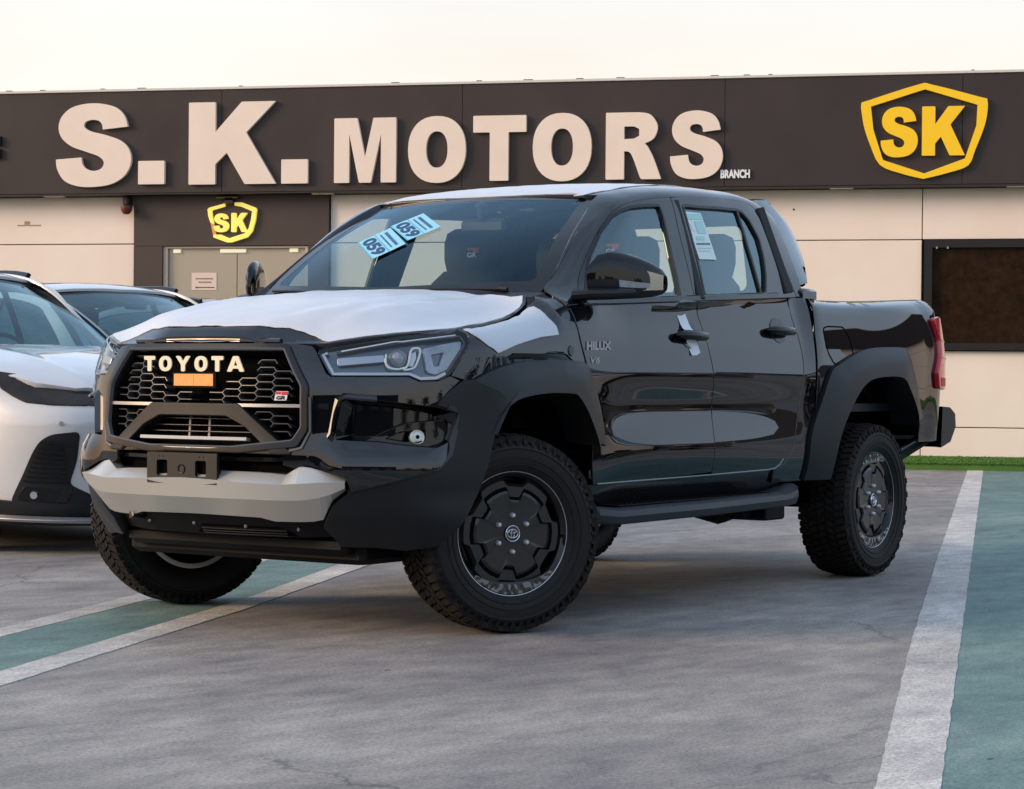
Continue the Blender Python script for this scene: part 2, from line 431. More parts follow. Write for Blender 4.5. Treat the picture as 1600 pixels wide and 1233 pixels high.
# ---- letter outlines, unit height, drawn as heavy grotesque capitals
def norm(P, w, h, x0, y0): return [((x-x0)/h, 1-(y-y0)/h) for x, y in P]
_S1 = catm([(515,205),(500,160),(460,125),(380,110),(300,122),(255,155),(238,200),(250,245),(290,280),(350,303),(400,322),(420,345),(410,370),(380,379),(350,370),(335,352),(330,325)], 5)
_S2 = catm([(228,332),(233,370),(260,415),(310,438),(375,443),(450,432),(502,400),(527,350),(522,300),(490,262),(430,238),(370,222),(342,205),(345,185),(370,176),(398,180),(412,195),(415,215)], 5)
def ell(cx, cy, rx, ry, n=36, p=2.25):
    o = []
    for k in range(n):
        q = 2*PI*k/n; c, s = math.cos(q), math.sin(q)
        o.append((cx+rx*math.copysign(abs(c)**(2/p), c), cy+ry*math.copysign(abs(s)**(2/p), s)))
    return o
GL = {  # char: (outline, holes, width/height)
 'S': (norm(_S1+_S2, 0, 333, 228, 110), [], 299/333),
 'K': (norm([(763,103),(870,103),(870,222),(975,103),(1110,103),(993,225),(1112,430),(988,430),(916,305),(870,350),(870,430),(763,430)], 0, 327, 763, 103), [], 349/327),
 '.': ([(0,0),(1,0),(1,1),(0,1)], [], 1),
 'M': (norm([(52,172),(133,172),(161,310),(190,172),(270,172),(270,400),(217,400),(217,228),(182,400),(140,400),(105,228),(105,400),(52,400)], 0, 228, 52, 172), [], 218/228),
 'O': (norm(ell(418,283,102,118), 0, 236, 316, 165), [norm(ell(418,283,38,64), 0, 236, 316, 165)], 204/236),
 'T': (norm([(548,163),(735,163),(735,222),(673,222),(673,393),(607,393),(607,222),(548,222)], 0, 230, 548, 163), [], 187/230),
 'R': (norm([(1022,154),(1130,154)]+catm([(1140,154),(1180,163),(1205,203),(1192,245),(1160,263)], 4)+[(1162,266)]+catm([(1168,270),(1190,312),(1218,388)], 4)+[(1148,388)]+catm([(1143,380),(1118,312),(1104,292),(1087,290)], 4)+[(1087,388),(1022,388)], 0, 234, 1022, 154),
       [norm([(1087,203),(1122,203),(1140,212),(1140,236),(1122,246),(1087,247)], 0, 234, 1022, 154)], 196/234),
 'Y': ([(0,1),(.27,1),(.45,.66),(.63,1),(.9,1),(.57,.42),(.57,0),(.33,0),(.33,.42)], [], .9),
 'A': ([(0,0),(.25,0),(.31,.2),(.61,.2),(.67,0),(.92,0),(.60,1),(.32,1)], [[(.37,.39),(.55,.39),(.46,.73)]], .92),
}
def glyph(name, ch, x, z, w, h, M, m, depth, parent=None, r=0.0):
    o, hs, asp = GL[ch]; sx_ = w/(asp)
    f = lambda P: [(x+a*sx_, z+b*h) for a, b in P]
    oo = f(o)
    if r: oo = rnd(oo, r, 3)
    return plate(name, m, oo, 0, depth, M, parent, [f(k) for k in hs])
# ---------------------------------------------------------------- truck surfaces (truck frame: x forward, y left, z up)
def pchip(xs, ys):
    n = len(xs)
    h = [xs[i+1]-xs[i] for i in range(n-1)]
    dl = [(ys[i+1]-ys[i])/h[i] for i in range(n-1)]
    m = [dl[0]] + [0.0]*(n-2) + [dl[-1]]
    for i in range(1, n-1):
        m[i] = (dl[i-1]*h[i]+dl[i]*h[i-1])/(h[i-1]+h[i])
        if dl[i-1]*dl[i] <= 0:
            m[i] *= 0.25
    def f(x):
        if x <= xs[0]: return ys[0]+m[0]*(x-xs[0])
        if x >= xs[-1]: return ys[-1]+m[-1]*(x-xs[-1])
        lo, hi = 0, n-1
        while hi-lo > 1:
            k = (lo+hi)//2
            if xs[k] <= x: lo = k
            else: hi = k
        t = (x-xs[lo])/h[lo]
        return ((1+2*t)*(1-t)**2*ys[lo]+t*(1-t)**2*h[lo]*m[lo]+t*t*(3-2*t)*ys[hi]+t*t*(t-1)*h[lo]*m[hi])
    return f
def sstep(a, b, x):
    t = min(1.0, max(0.0, (x-a)/(b-a)))
    return t*t*(3-2*t)
PLAN = [(.86,0),(.853,.2),(.83,.37),(.785,.51),(.71,.65),(.61,.765),(.47,.86),(.30,.908),(0,.925),(-.5,.925),(-1.5,.925),(-2.4,.925),(-3.0,.925),(-3.82,.92),(-4.08,.895),(-4.21,.81),(-4.25,.6),(-4.26,0)]
_ps = [0.0]
for _i in range(1, len(PLAN)):
    _ps.append(_ps[-1]+math.dist(PLAN[_i], PLAN[_i-1]))
_px = pchip(_ps, [p[0] for p in PLAN]); _py = pchip(_ps, [p[1] for p in PLAN])
S_END = _ps[-1]
S0 = _ps[8]                    # s of x = 0 on the side
def sx(x): return S0 - x       # valid along the straight side
h_front = pchip([.30,.38,.46,.55,.62,.68,.76,.84,.92,1.0,1.06,1.12,1.18,1.24], [-.16,-.09,-.03,.0,.01,.01,.0,-.005,-.01,-.025,-.045,-.07,-.11,-.16])
h_door = pchip([.38,.44,.50,.56,.64,.72,.80,.88,.96,1.04,1.12,1.18,1.22,1.26,1.30], [-.10,-.055,-.03,-.014,-.008,-.016,-.02,-.012,-.001,.003,-.001,-.012,-.024,-.042,-.066])
def zb_belt(x): return 1.283 + .048*(-.6-max(-2.6, min(-.4, x)))
_ze = pchip([-4.3,-2.62,-2.5,-.6,-.42,-.31,-.243,-.132,.032,.221,.373,.507,.585,.648,.705,1.0], [1.417,1.366,1.374,1.283,1.300,1.306,1.266,1.226,1.192,1.166,1.148,1.133,1.120,1.108,1.095,1.08])
_za = pchip([-4.3,-2.62,-2.5,-.6,-.42,-.31,-.243,-.132,.032,.221,.373,.507,.585,.648,.705,1.0], [.07,.045,.012,.012,.10,.165,.150,.128,.108,.090,.065,.045,.035,.03,.03,.03])
_zw = pchip([-4.3,-2.62,-2.5,-.6,-.42,-.31,-.243,-.132,.032,.221,.373,.507,.585,.648,.705,1.0], [.08,.08,.13,.13,.17,.19,.16,.14,.12,.10,.085,.07,.06,.06,.06,.06])
h_low = pchip([.34,.40,.44,.50,.56,.64,.70,.78,.85,.92,1.0,1.06,1.12,1.18,1.24,1.30], [-.13,-.088,-.06,-.034,-.018,-.009,-.009,-.010,-.010,-.006,-.001,-.006,-.015,-.028,-.043,-.058])
h_scoop = pchip([.48,.56,.63,.69,.75,.81,.87,.94,1.0], [0,.001,.006,.008,.002,-.007,-.009,-.003,0])
scoop_x = pchip([-2.4,-2.1,-1.8,-1.3,-.95,-.75,-.6], [0,.25,.65,1.0,.95,.5,0])
h_bed = pchip([.50,.60,.72,.84,.96,1.06,1.14,1.22,1.30,1.38,1.42], [-.04,-.02,-.008,0,.005,.006,.001,-.009,-.022,-.038,-.047])
def shell(s, z, off=0.0):
    e = .004
    x, y = _px(s), _py(s)
    tx, ty = _px(s+e)-_px(s-e), _py(s+e)-_py(s-e)
    l = math.hypot(tx, ty)
    nx, ny = ty/l, -tx/l
    xr = max(-4.3, S0 - s)
    a = sstep(.15, .75, xr)                    # fascia <-> fender
    b = sstep(-.85, -.3, xr)                   # fender <-> door
    c = sstep(-2.6, -2.4, xr)                  # door <-> bed
    ze = _ze(xr)
    sh = max(0.0, min(.995, (z-ze+_zw(xr))/_zw(xr)))
    sh = -_za(xr)*(1-math.sqrt(1-sh*sh))/.9
    hd = h_low(min(z, 1.34))+(h_scoop(z)*scoop_x(xr) if -2.4 < xr < -.6 and .48 < z < 1.0 else 0.0)
    h = h_bed(z)*(1-c) + c*(hd*(1-.75*b) if z < 1.0 else hd*(1-.85*b)) + sh
    h = h*(1-a) + a*h_front(z)
    h += off
    return (x+nx*h, y+ny*h, z)
def shell_n(s, z):
    e = 1e-3
    p = shell(s-e, z); q = shell(s+e, z); r = shell(s, z-e); t = shell(s, z+e)
    u = [q[i]-p[i] for i in range(3)]; v = [t[i]-r[i] for i in range(3)]
    n = (v[1]*u[2]-v[2]*u[1], v[2]*u[0]-v[0]*u[2], v[0]*u[1]-v[1]*u[0])
    l = math.sqrt(sum(k*k for k in n)) or 1
    return [-k/l for k in n]
_sy = pchip([0,.25,.5,.75,.9,1.0,1.1,1.2,1.35,1.6,2.0], [.873,.842,.806,.765,.738,.715,.682,.62,.48,.27,0])
_sz = pchip([0,.25,.5,.75,.9,1.0,1.1,1.2,1.35,1.6,2.0], [0,.21,.42,.64,.77,.85,.905,.945,.973,.992,1.0])
H_roof = pchip([-2.60,-2.52,-2.42,-2.3,-2.0,-1.7,-1.4,-1.2,-1.06,-.9,-.43,-.2], [1.78,1.825,1.862,1.882,1.885,1.875,1.85,1.818,1.782,1.70,1.375,1.25])
def house(x, t):
    H = H_roof(x)
    w = 1 - .03*sstep(-1.6, -2.5, x)
    zb = zb_belt(x)
    return (x, _sy(t)*w, zb + _sz(t)*(H-zb))
zc_hood = pchip([-.5,-.3,-.1,.2,.45,.62,.70,.76,.795,.82,.835], [1.356,1.341,1.322,1.290,1.252,1.215,1.19,1.16,1.13,1.10,1.07])
y_edge = pchip([-.45,-.31,-.243,-.132,.032,.221,.373,.507,.585,.648,.705,.73,.80], [.745,.752,.771,.796,.816,.821,.801,.750,.690,.605,.530,.48,.36])
def hood(x, y):
    a = abs(y)
    ye = max(.3, y_edge(x))
    k = min(1.15, a/ye)
    zc = zc_hood(min(x + .05*(a/.6)**2.2*sstep(.25, .6, x), .9))
    ze = _ze(x)
    w = sstep(.45, 1.0, k)
    q = zc - .012*k*k
    z = q*(1-w) + (ze+.004)*w
    z += (.013*sstep(.50, .58, a+.12*x)*sstep(.80, .62, a) - .007*math.exp(-((a-.30-.10*(.4-x))/.05)**2))*sstep(.72, .45, x)
    return (x, y, z)
def wshield(a, b):
    # a -1..1 across, b 0 base .. 1 top
    xb = -.30 - .135*abs(a)**2.2; yb = .735*a; zb = 1.325+.012*abs(a)
    xt = -1.03 - .05*a*a; yt = .565*a; zt = 1.768-.014*a*a
    bul = .025*math.sin(math.pi*b)
    return (xb+(xt-xb)*b + bul*.55, yb+(yt-yb)*b, zb+(zt-zb)*b + bul)
# ---------------------------------------------------------------- white crossover surfaces (its own frame)
CPLAN = [(.93,0),(.92,.22),(.88,.42),(.79,.60),(.64,.74),(.42,.85),(.15,.895),(-.2,.905),(-1.4,.905),(-2.6,.905),(-3.2,.89),(-3.5,.82),(-3.68,.65),(-3.76,.35),(-3.78,0)]
_cs = [0.0]
for _i in range(1, len(CPLAN)):
    _cs.append(_cs[-1]+math.dist(CPLAN[_i], CPLAN[_i-1]))
_cpx = pchip(_cs, [p[0] for p in CPLAN]); _cpy = pchip(_cs, [p[1] for p in CPLAN])
CS0 = _cs[7]-.2; CS_END = _cs[-1]
_cze = pchip([-3.9,-3.4,-2.6,-1.4,-.4,0,.4,.7,.95], [1.10,1.12,1.08,1.02,1.03,1.05,1.0,.93,.86])
_ch = pchip([.16,.24,.32,.45,.60,.72,.82,.9,1.0,1.2], [-.10,-.03,.0,.01,.0,-.012,-.008,-.004,-.004,-.02])
_chf = pchip([.16,.24,.34,.50,.62,.72,.80,.86,.92,1.0], [-.06,0.0,.0,.01,.03,.035,.0,-.06,-.12,-.2])
def cshell(s, z):
    e = .004
    x, y = _cpx(s), _cpy(s)
    tx, ty = _cpx(s+e)-_cpx(s-e), _cpy(s+e)-_cpy(s-e)
    l = math.hypot(tx, ty)
    nx, ny = ty/l, -tx/l
    ze = _cze(x)
    k = max(0.0, min(.99, (z-ze+.14)/.14))
    sh = -.075*(1-math.sqrt(1-k*k))
    a = sstep(.25, .85, x)
    h = _ch(z)*(1-a) + _chf(z)*a + sh*(1-.4*a)
    return (x+nx*h, y+ny*h, z)
_czh = pchip([-.6,-.4,0,.3,.55,.70,.80,.87,.91], [1.155,1.145,1.105,1.06,1.005,.96,.915,.87,.84])
def chood(x, y):
    a = abs(y)
    z = _czh(x + .14*(a/.7)**2.4*sstep(.0,.7,x))
    return (x, y, z - .035*(a/.8)**2 - .045*sstep(.70,.92,a) + .008*math.exp(-((a-.45)/.05)**2))
def cws(a, b):
    xb = -.42-.16*abs(a)**2.2; yb = .76*a; zb = 1.125-.015*a*a
    xt = -1.22-.10*a*a; yt = .585*a; zt = 1.575-.03*a*a
    bl = .03*math.sin(math.pi*b)
    return (xb+(xt-xb)*b+bl*.6, yb+(yt-yb)*b, zb+(zt-zb)*b+bl)
_csy = pchip([0,.3,.6,.85,1.0,1.15,1.35,1.6,2.0], [.845,.80,.735,.675,.635,.575,.45,.25,0])
_csz = pchip([0,.3,.6,.85,1.0,1.15,1.35,1.6,2.0], [0,.28,.57,.80,.89,.95,.98,.995,1.0])
_cH = pchip([-3.75,-3.5,-3.2,-2.8,-2.2,-1.7,-1.3,-1.2,-.55,-.3], [1.08,1.22,1.40,1.56,1.635,1.645,1.61,1.585,1.17,1.05])
def chouse(x, t):
    zb = _cze(x)-.005
    H = max(zb+.02, _cH(x))
    w = 1-.10*sstep(-2.4,-3.7,x)
    return (x, _csy(t)*w, zb+_csz(t)*(H-zb))
# outlines on the truck surfaces, in metres (s along the plan curve, z height) or (x, t) on the cab
T = {
'headlight': [(0.528,1.069),(0.576,1.077),(0.845,1.121),(1.039,1.144),(1.161,1.159),(1.172,1.146),(1.164,1.113),(1.117,1.054),(1.05,0.982),(1.001,0.966),(0.928,0.963),(0.886,0.981),(0.592,0.979),(0.578,0.991)],
'hl_inner': [(0.56,1.061),(0.846,1.104),(1.145,1.142),(1.141,1.112),(1.1,1.058),(1.044,0.999),(0.944,0.977),(0.9,0.995),(0.601,0.993)],
'hl_bar': [(0.585,1.045),(0.781,1.052),(0.785,1.03),(0.589,1.02)],
'hl_u': [(0.8,1.05),(0.799,1.026),(0.816,1.009),(0.86,1.008),(0.878,1.022)],
'hl_c': [(0.868,1.006),(0.883,1.022),(0.899,1.072),(0.916,1.082),(0.936,1.082),(0.934,1.067),(0.916,1.022),(0.897,1.008)],
'hl_proj': [(0.852,1.055)],
'hl_r2': [(0.958,1.081),(1.052,1.107),(1.146,1.121),(1.131,1.095),(1.047,1.082),(1.021,1.028),(1.05,1.003),(0.987,0.994),(0.956,1.019)],
'pocket': [(0.627,0.9),(0.775,0.89),(0.992,0.866),(1.079,0.85),(1.082,0.796),(1.033,0.689),(0.979,0.64),(0.833,0.609),(0.663,0.567),(0.655,0.632),(0.584,0.75)],
'frame_r': [(0.99,0.875),(1.043,0.861),(1.09,0.846),(1.076,0.796),(1.04,0.689),(0.987,0.639),(0.831,0.597),(0.672,0.559)],
'fog': [(0.914,0.753)],
'fog_blade': [(0.752,0.74),(0.819,0.78),(0.888,0.806),(1.028,0.808),(1.028,0.771),(0.923,0.763),(0.878,0.727),(0.777,0.731)],
'bumper_blade': [(0.508,0.68),(0.743,0.731),(0.775,0.715),(0.917,0.69),(1.028,0.689),(0.833,0.633),(0.672,0.6),(0.508,0.655)],
'seam_corner': [(0.997,0.875),(1.052,0.928),(1.105,0.962),(1.155,0.966),(1.272,0.92),(1.383,0.863)],
'fl_outer': [(1.151,0.962),(1.264,1.005),(1.437,1.036),(1.641,1.047),(1.822,1.046),(1.906,1.036),(1.952,0.992),(2.029,0.857),(2.066,0.747),(2.069,0.702)],
'fl_crease': [(1.307,0.864),(1.339,0.908),(1.411,0.947),(1.565,0.971),(1.744,0.972),(1.803,0.956),(1.871,0.894),(1.945,0.786),(1.972,0.714)],
'fl_lip': [(1.232,0.762),(1.256,0.829),(1.307,0.871),(1.391,0.9),(1.561,0.917),(1.739,0.916),(1.79,0.903),(1.863,0.841),(1.935,0.742),(1.955,0.701)],
'rf_outer': [(3.963,0.729),(4.055,0.895),(4.141,1.02),(4.21,1.048),(4.428,1.111),(4.607,1.137),(4.786,1.145),(4.972,1.145),(5.021,1.13),(5.054,1.093),(5.154,0.933),(5.229,0.798)],
'rf_crease': [(4.151,0.759),(4.247,0.896),(4.34,0.99),(4.456,1.029),(4.62,1.047),(4.862,1.049),(4.927,1.013),(5.001,0.907),(5.074,0.814),(5.105,0.773)],
'rf_lip': [(4.225,0.77),(4.326,0.883),(4.436,0.959),(4.584,0.991),(4.855,0.993),(4.955,0.933),(5.069,0.814),(5.096,0.74)],
'door_f_edge': [(1.878,1.204),(1.89,1.132),(1.924,1.056),(1.986,0.902),(1.995,0.747),(1.988,0.633),(2.002,0.547)],
'doorB': [(2.912,1.328),(2.924,1.263),(2.958,1.176),(2.976,1.089),(3.011,0.87),(3.012,0.568)],
'door_r_edge': [(3.868,1.359),(3.847,1.265),(3.872,1.171),(3.885,1.054),(3.873,0.984),(3.859,0.913),(3.807,0.703),(3.746,0.611),(3.665,0.572)],
'door_bottom': [(2.026,0.534),(2.398,0.534),(3.018,0.555),(3.546,0.568)],
'handle_f': [(2.654,1.17),(2.929,1.176),(2.791,1.143)],
'handle_r': [(3.519,1.211),(3.793,1.217),(3.652,1.216)],
'hilux': [(1.924,1.123),(2.145,1.094)],
'v6': [(1.953,1.064),(2.049,1.039)],
'tapes': [(2.656,1.247),(2.728,1.257),(2.755,1.215),(2.752,1.188),(2.676,1.187),(2.698,1.144),(2.77,1.162),(2.814,1.13),(2.818,1.093),(2.741,1.078)],
'fuel': [(4.098,1.225),(4.149,1.235),(4.322,1.236),(4.373,1.193),(4.407,1.124),(4.407,1.086),(4.364,1.055),(4.19,1.056),(4.131,1.107),(4.104,1.182)],
'fwin': [(-0.694,0.651),(-0.738,0.743),(-0.861,0.897),(-0.982,0.956),(-1.053,0.955),(-1.125,0.955),(-1.359,0.922),(-1.358,0.818),(-1.329,0.438),(-1.316,0.041),(-1.12,0.029),(-0.599,0.056),(-0.563,0.12)],
'rwin': [(-1.565,0.91),(-1.745,0.895),(-2.074,0.895),(-2.129,0.886),(-2.187,0.801),(-2.233,0.617),(-2.226,0.436),(-2.199,0.249),(-2.149,0.045),(-1.851,0.043),(-1.539,0.042),(-1.547,0.547)],
'rwin_bar': [(-2.096,0.883),(-2.094,0.558),(-2.099,0.248),(-2.105,0.054)],
'frame_outer_f': [(-0.504,0.161),(-0.6,0.572),(-0.69,0.745),(-0.823,0.901),(-0.977,0.994),(-1.065,1.008),(-1.151,1.015),(-1.299,1.014),(-1.428,1.01),(-1.493,1.008)],
'frame_outer_r': [(-1.493,1.008),(-1.794,1.008),(-2.154,1.013),(-2.308,0.948),(-2.381,0.701),(-2.426,0.411),(-2.452,0.182),(-2.478,-0.026)],
'bpillar': [(-1.493,1.008),(-1.457,0.691),(-1.447,0.381),(-1.441,0.024)],
'ws_edge': [(-1,1.229),(-0.895,1.168),(-0.722,1.085),(-0.529,0.949),(-0.412,0.848)],
'cab_rear': [(-2.343,1.024),(-2.433,0.949),(-2.465,0.709),(-2.494,0.423),(-2.529,0.134)],
'a_outer': [(-0.522,0.725),(-0.635,0.921),(-0.739,1.04),(-0.884,1.137),(-0.987,1.179),(-0.999,1.229)],
'sticker_r': [(-1.563,0.86),(-1.725,0.837),(-1.738,0.394),(-1.565,0.401)],
'hoodfilm': [(0.129,1.014),(0.245,1.045),(0.446,0.977),(0.557,0.787),(0.664,0.617),(0.714,0.539),(0.718,0.492),(0.717,0.424),(0.732,0.302),(0.743,0.21),(0.754,0.093)],
'fenderfilm': [(1.181,1.165),(1.193,1.139),(1.249,1.097),(1.301,1.071),(1.454,1.107),(1.612,1.135),(1.729,1.146),(1.726,1.18),(1.705,1.211),(1.712,1.256)],
'st1': [(-0.453,0.652),(-0.402,0.816),(-0.039,0.622),(-0.006,0.573),(-0.036,0.557),(-0.103,0.463),(-0.363,0.577)],
'st2': [(-0.533,0.459),(-0.525,0.6),(-0.45,0.582),(-0.194,0.477),(-0.178,0.444),(-0.261,0.328),(-0.48,0.412)],
'grille_in': [(-0.367,1.07),(0.384,1.066),(0.473,0.936),(0.478,0.791),(0.454,0.753)],
'grille_out': [(-0.396,1.085),(0.41,1.08),(0.488,0.936),(0.493,0.778),(0.466,0.736)],
'trap_out': [(-0.23,0.865),(-0.02,0.867),(0.185,0.867),(0.34,0.755)],
'trap_in': [(-0.204,0.826),(-0.034,0.829),(0.134,0.832),(0.248,0.791),(0.314,0.737)],
'silver_strip': [(0.207,0.868),(0.454,0.871),(0.454,0.862),(0.211,0.859)],
'low_chrome': [(-0.207,0.744),(0.309,0.74)],
'toyota': [(-0.252,1.048),(0.228,0.99)],
'amber': [(-0.113,0.983),(0.087,0.984),(0.093,0.934),(-0.106,0.937)],
'gr': [(0.363,0.918),(0.421,0.918),(0.416,0.885),(0.361,0.885)],
'plate': [(-0.198,0.68),(0.147,0.68),(0.143,0.565),(-0.203,0.564)],
'L_grille': [(0.445,1.072),(0.53,0.929),(0.499,0.774),(0.457,0.735)],
'L_skid': [(0.514,0.614),(0.545,0.645),(0.714,0.601),(0.8,0.543),(0.344,0.448)],
'skidR': [(0.402,0.61),(0.473,0.642),(0.652,0.598),(0.659,0.567),(0.532,0.506),(0.544,0.439),(0.319,0.433),(0.151,0.565),(0.341,0.576),(0.47,0.517)],
'bolts': [(-0.076,0.391),(0.184,0.388),(0.433,0.384)],
}
# ---------------------------------------------------------------- ground
def ground_mat(name, base, dark, light, seed, worn=None):
    m = bpy.data.materials.new(name); m.use_nodes = True; MT[name] = m
    n = m.node_tree; b = n.nodes['Principled BSDF']; L = n.links.new
    b.inputs['Specular IOR Level'].default_value = .35
    tc = n.nodes.new('ShaderNodeTexCoord')
    mp = n.nodes.new('ShaderNodeMapping'); mp.inputs['Location'].default_value = (seed, seed*.7, 0); mp.inputs['Rotation'].default_value = (0, 0, .35); mp.inputs['Scale'].default_value = (.62, 1.25, 1)
    L(tc.outputs['Object'], mp.inputs[0])
    def nz(sc, det=6, ro=.6, src=mp):
        t = n.nodes.new('ShaderNodeTexNoise'); t.inputs['Scale'].default_value = sc; t.inputs['Detail'].default_value = det; t.inputs['Roughness'].default_value = ro; L(src.outputs[0], t.inputs['Vector']); return t
    def ramp(src, stops):
        r = n.nodes.new('ShaderNodeValToRGB'); e = r.color_ramp.elements
        while len(e) < len(stops): e.new(.5)
        for k, (p, c) in enumerate(stops): e[k].position = p; e[k].color = (*c, 1)
        L(src.outputs[0], r.inputs[0]); return r
    def mix(f, a, b2, mode='MIX', k=None):
        x = n.nodes.new('ShaderNodeMixRGB'); x.blend_type = mode
        if k is not None: x.inputs[0].default_value = k
        else: L(f.outputs[0], x.inputs[0])
        L(a.outputs[0], x.inputs[1]); L(b2.outputs[0], x.inputs[2]); return x
    big = ramp(nz(.9, 7, .62), [(.34, dark), (.5, base), (.66, light)])
    mid = ramp(nz(5.5, 7, .7), [(.36, (.58,.58,.62)), (.50, (1,1,1)), (.64, (1.40,1.38,1.32))])
    fine = ramp(nz(95, 6, .85), [(.40, (.45,.45,.47)), (.5, (1,1,1)), (.63, (1.5,1.48,1.44))])
    g = mix(None, big, mid, 'MULTIPLY', .55); g = mix(None, g, fine, 'MULTIPLY', .75)
    # dark pits and scuffs
    vo = n.nodes.new('ShaderNodeTexVoronoi'); vo.inputs['Scale'].default_value = 2.6; vo.inputs['Randomness'].default_value = 1.0; L(mp.outputs[0], vo.inputs['Vector'])
    pit = ramp(vo, [(.0, (1,1,1)), (.034, (0,0,0))]); pit.color_ramp.elements[0].position = .02
    dk = n.nodes.new('ShaderNodeRGB'); dk.outputs[0].default_value = (.03,.03,.032,1)
    g = mix(pit, g, dk)
    if worn:
        w = ramp(nz(14, 8, .75), [(.56, (0,0,0)), (.66, (1,1,1))]); wc = n.nodes.new('ShaderNodeRGB'); wc.outputs[0].default_value = (*worn, 1)
        mm = n.nodes.new('ShaderNodeMath'); mm.operation = 'MULTIPLY'; mm.inputs[1].default_value = .55; L(w.outputs[0], mm.inputs[0])
        g = mix(mm, g, wc)
    # hairline cracks, broken up by noise
    dn = nz(2.2, 5, .7); av = n.nodes.new('ShaderNodeMixRGB'); av.inputs[0].default_value = .22; L(mp.outputs[0], av.inputs[1]); L(dn.outputs[1], av.inputs[2])
    ve = n.nodes.new('ShaderNodeTexVoronoi'); ve.feature = 'DISTANCE_TO_EDGE'; ve.inputs['Scale'].default_value = .55; L(av.outputs[0], ve.inputs['Vector'])
    ck = ramp(ve, [(.0, (1,1,1)), (.004, (0,0,0))]); cm = ramp(nz(.8, 3, .5), [(.50, (0,0,0)), (.60, (.55,.55,.55))])
    cx = n.nodes.new('ShaderNodeMath'); cx.operation = 'MULTIPLY'; L(ck.outputs[0], cx.inputs[0]); L(cm.outputs[0], cx.inputs[1])
    g = mix(cx, g, dk)
    L(g.outputs[0], b.inputs['Base Color'])
    rr = n.nodes.new('ShaderNodeMapRange'); rr.inputs[3].default_value = .52; rr.inputs[4].default_value = .80; L(nz(1.7).outputs[0], rr.inputs[0]); L(rr.outputs[0], b.inputs['Roughness'])
    bp = n.nodes.new('ShaderNodeBump'); bp.inputs['Strength'].default_value = .35; bp.inputs['Distance'].default_value = .004; L(nz(60, 6, .75).outputs[0], bp.inputs['Height'])
    bp2 = n.nodes.new('ShaderNodeBump'); bp2.inputs['Strength'].default_value = .25; bp2.inputs['Distance'].default_value = .02; L(nz(4, 4, .6).outputs[0], bp2.inputs['Height']); L(bp.outputs[0], bp2.inputs['Normal'])
    L(bp2.outputs[0], b.inputs['Normal'])
    return m
ground_mat('concrete', (.262,.243,.226), (.180,.168,.168), (.350,.328,.298), 3.0)
ground_mat('green_floor', (.135,.225,.205), (.10,.175,.165), (.19,.275,.25), 11.0, worn=(.25,.28,.265))
ground_mat('line_paint', (.54,.515,.48), (.43,.41,.39), (.64,.61,.56), 23.0, worn=(.33,.32,.32))
BO = Vector((-14.173478, -16.703337, 0)); BYAW = math.radians(110.4706)
EX = Vector((math.cos(BYAW), math.sin(BYAW), 0)); EN = Vector((.93685, .34972, 0))
def bw(u, v, z=0.0):     # building frame: u along the wall, v out towards the bays
    p = BO+EX*u+EN*v; return (p.x, p.y, z)
g_ = 260.0
o = mk('ground', [(-g_,-g_,0),(g_,-g_,0),(g_,g_,0),(-g_,g_,0)], [(0,1,2,3)], 'concrete', flat=True); tag(o, kind='structure')
def strip(name, m, left, right, z):
    rg = random.Random(5)
    def edge(P):
        d = dens([(p[0], p[1]) for p in P], .06, closed=False)
        return [(u+rg.uniform(-.0022, .0022)+.0012*math.sin(v*9.1+u), v) for u, v in d]
    a, b = edge(left), edge(right); k = min(len(a), len(b))
    a = [a[int(i*(len(a)-1)/(k-1))] for i in range(k)]; b = [b[int(i*(len(b)-1)/(k-1))] for i in range(k)]
    vs = [bw(*p, z) for p in a]+[bw(*p, z) for p in b]+[bw(*p, .0002) for p in a]+[bw(*p, .0002) for p in b]
    o = mk(name, vs, [(i, i+1, k+i+1, k+i) for i in range(k-1)]+[(i, 2*k+i, 2*k+i+1, i+1) for i in range(k-1)]+[(k+i, k+i+1, 3*k+i+1, 3*k+i) for i in range(k-1)], m, flat=True)
    me = o.data
    if me.polygons[0].normal.z < 0: me.flip_normals()
    return tag(o, kind='structure')
V0, V1 = 2.0, 27.5
strip('green_parking_strip', 'green_floor', [(12.70+.0235*V0, V0), (12.70+.0235*V1, V1)], [(16.2, V0), (16.2, V1)], .0015)
strip('green_parking_strip', 'green_floor', [(8.80, V0), (9.42, 16.3), (9.70, 19.0), (9.77, V1)], [(9.40, V0), (10.0, 16.4), (10.20, 19.5), (10.50, V1)], .0015)
strip('green_parking_strip', 'green_floor', [(6.0, V0), (6.3, V1)], [(6.5, V0), (6.8, V1)], .0015)
strip('parking_line', 'line_paint', [(12.60+.0239*2.4, 2.4), (12.942, 15.5), (13.038, 19.5), (13.133, 22.53), (13.25, V1)], [(12.77+.0239*2.4, 2.4), (13.125, 15.48), (13.216, 19.45), (13.285, 22.48), (13.40, V1)], .003)
strip('parking_line', 'line_paint', [(9.30, 2.4), (9.93, 16.4), (10.119, 18.56), (10.194, 21.13), (10.44, V1)], [(9.46, 2.4), (10.08, 16.2), (10.265, 18.9), (10.351, 21.46), (10.60, V1)], .003)
strip('parking_line', 'line_paint', [(8.72, 2.4), (9.36, 16.3), (9.60, 18.53), (9.63, 19.95), (9.70, V1)], [(8.86, 2.4), (9.49, 16.3), (9.735, 18.7), (9.757, 20.2), (9.84, V1)], .003)
strip('parking_line', 'line_paint', [(6.4, 2.4), (6.75, V1)], [(6.55, 2.4), (6.9, V1)], .003)
strip('parking_line', 'line_paint', [(5.9, 2.4), (6.25, V1)], [(6.05, 2.4), (6.4, V1)], .003)
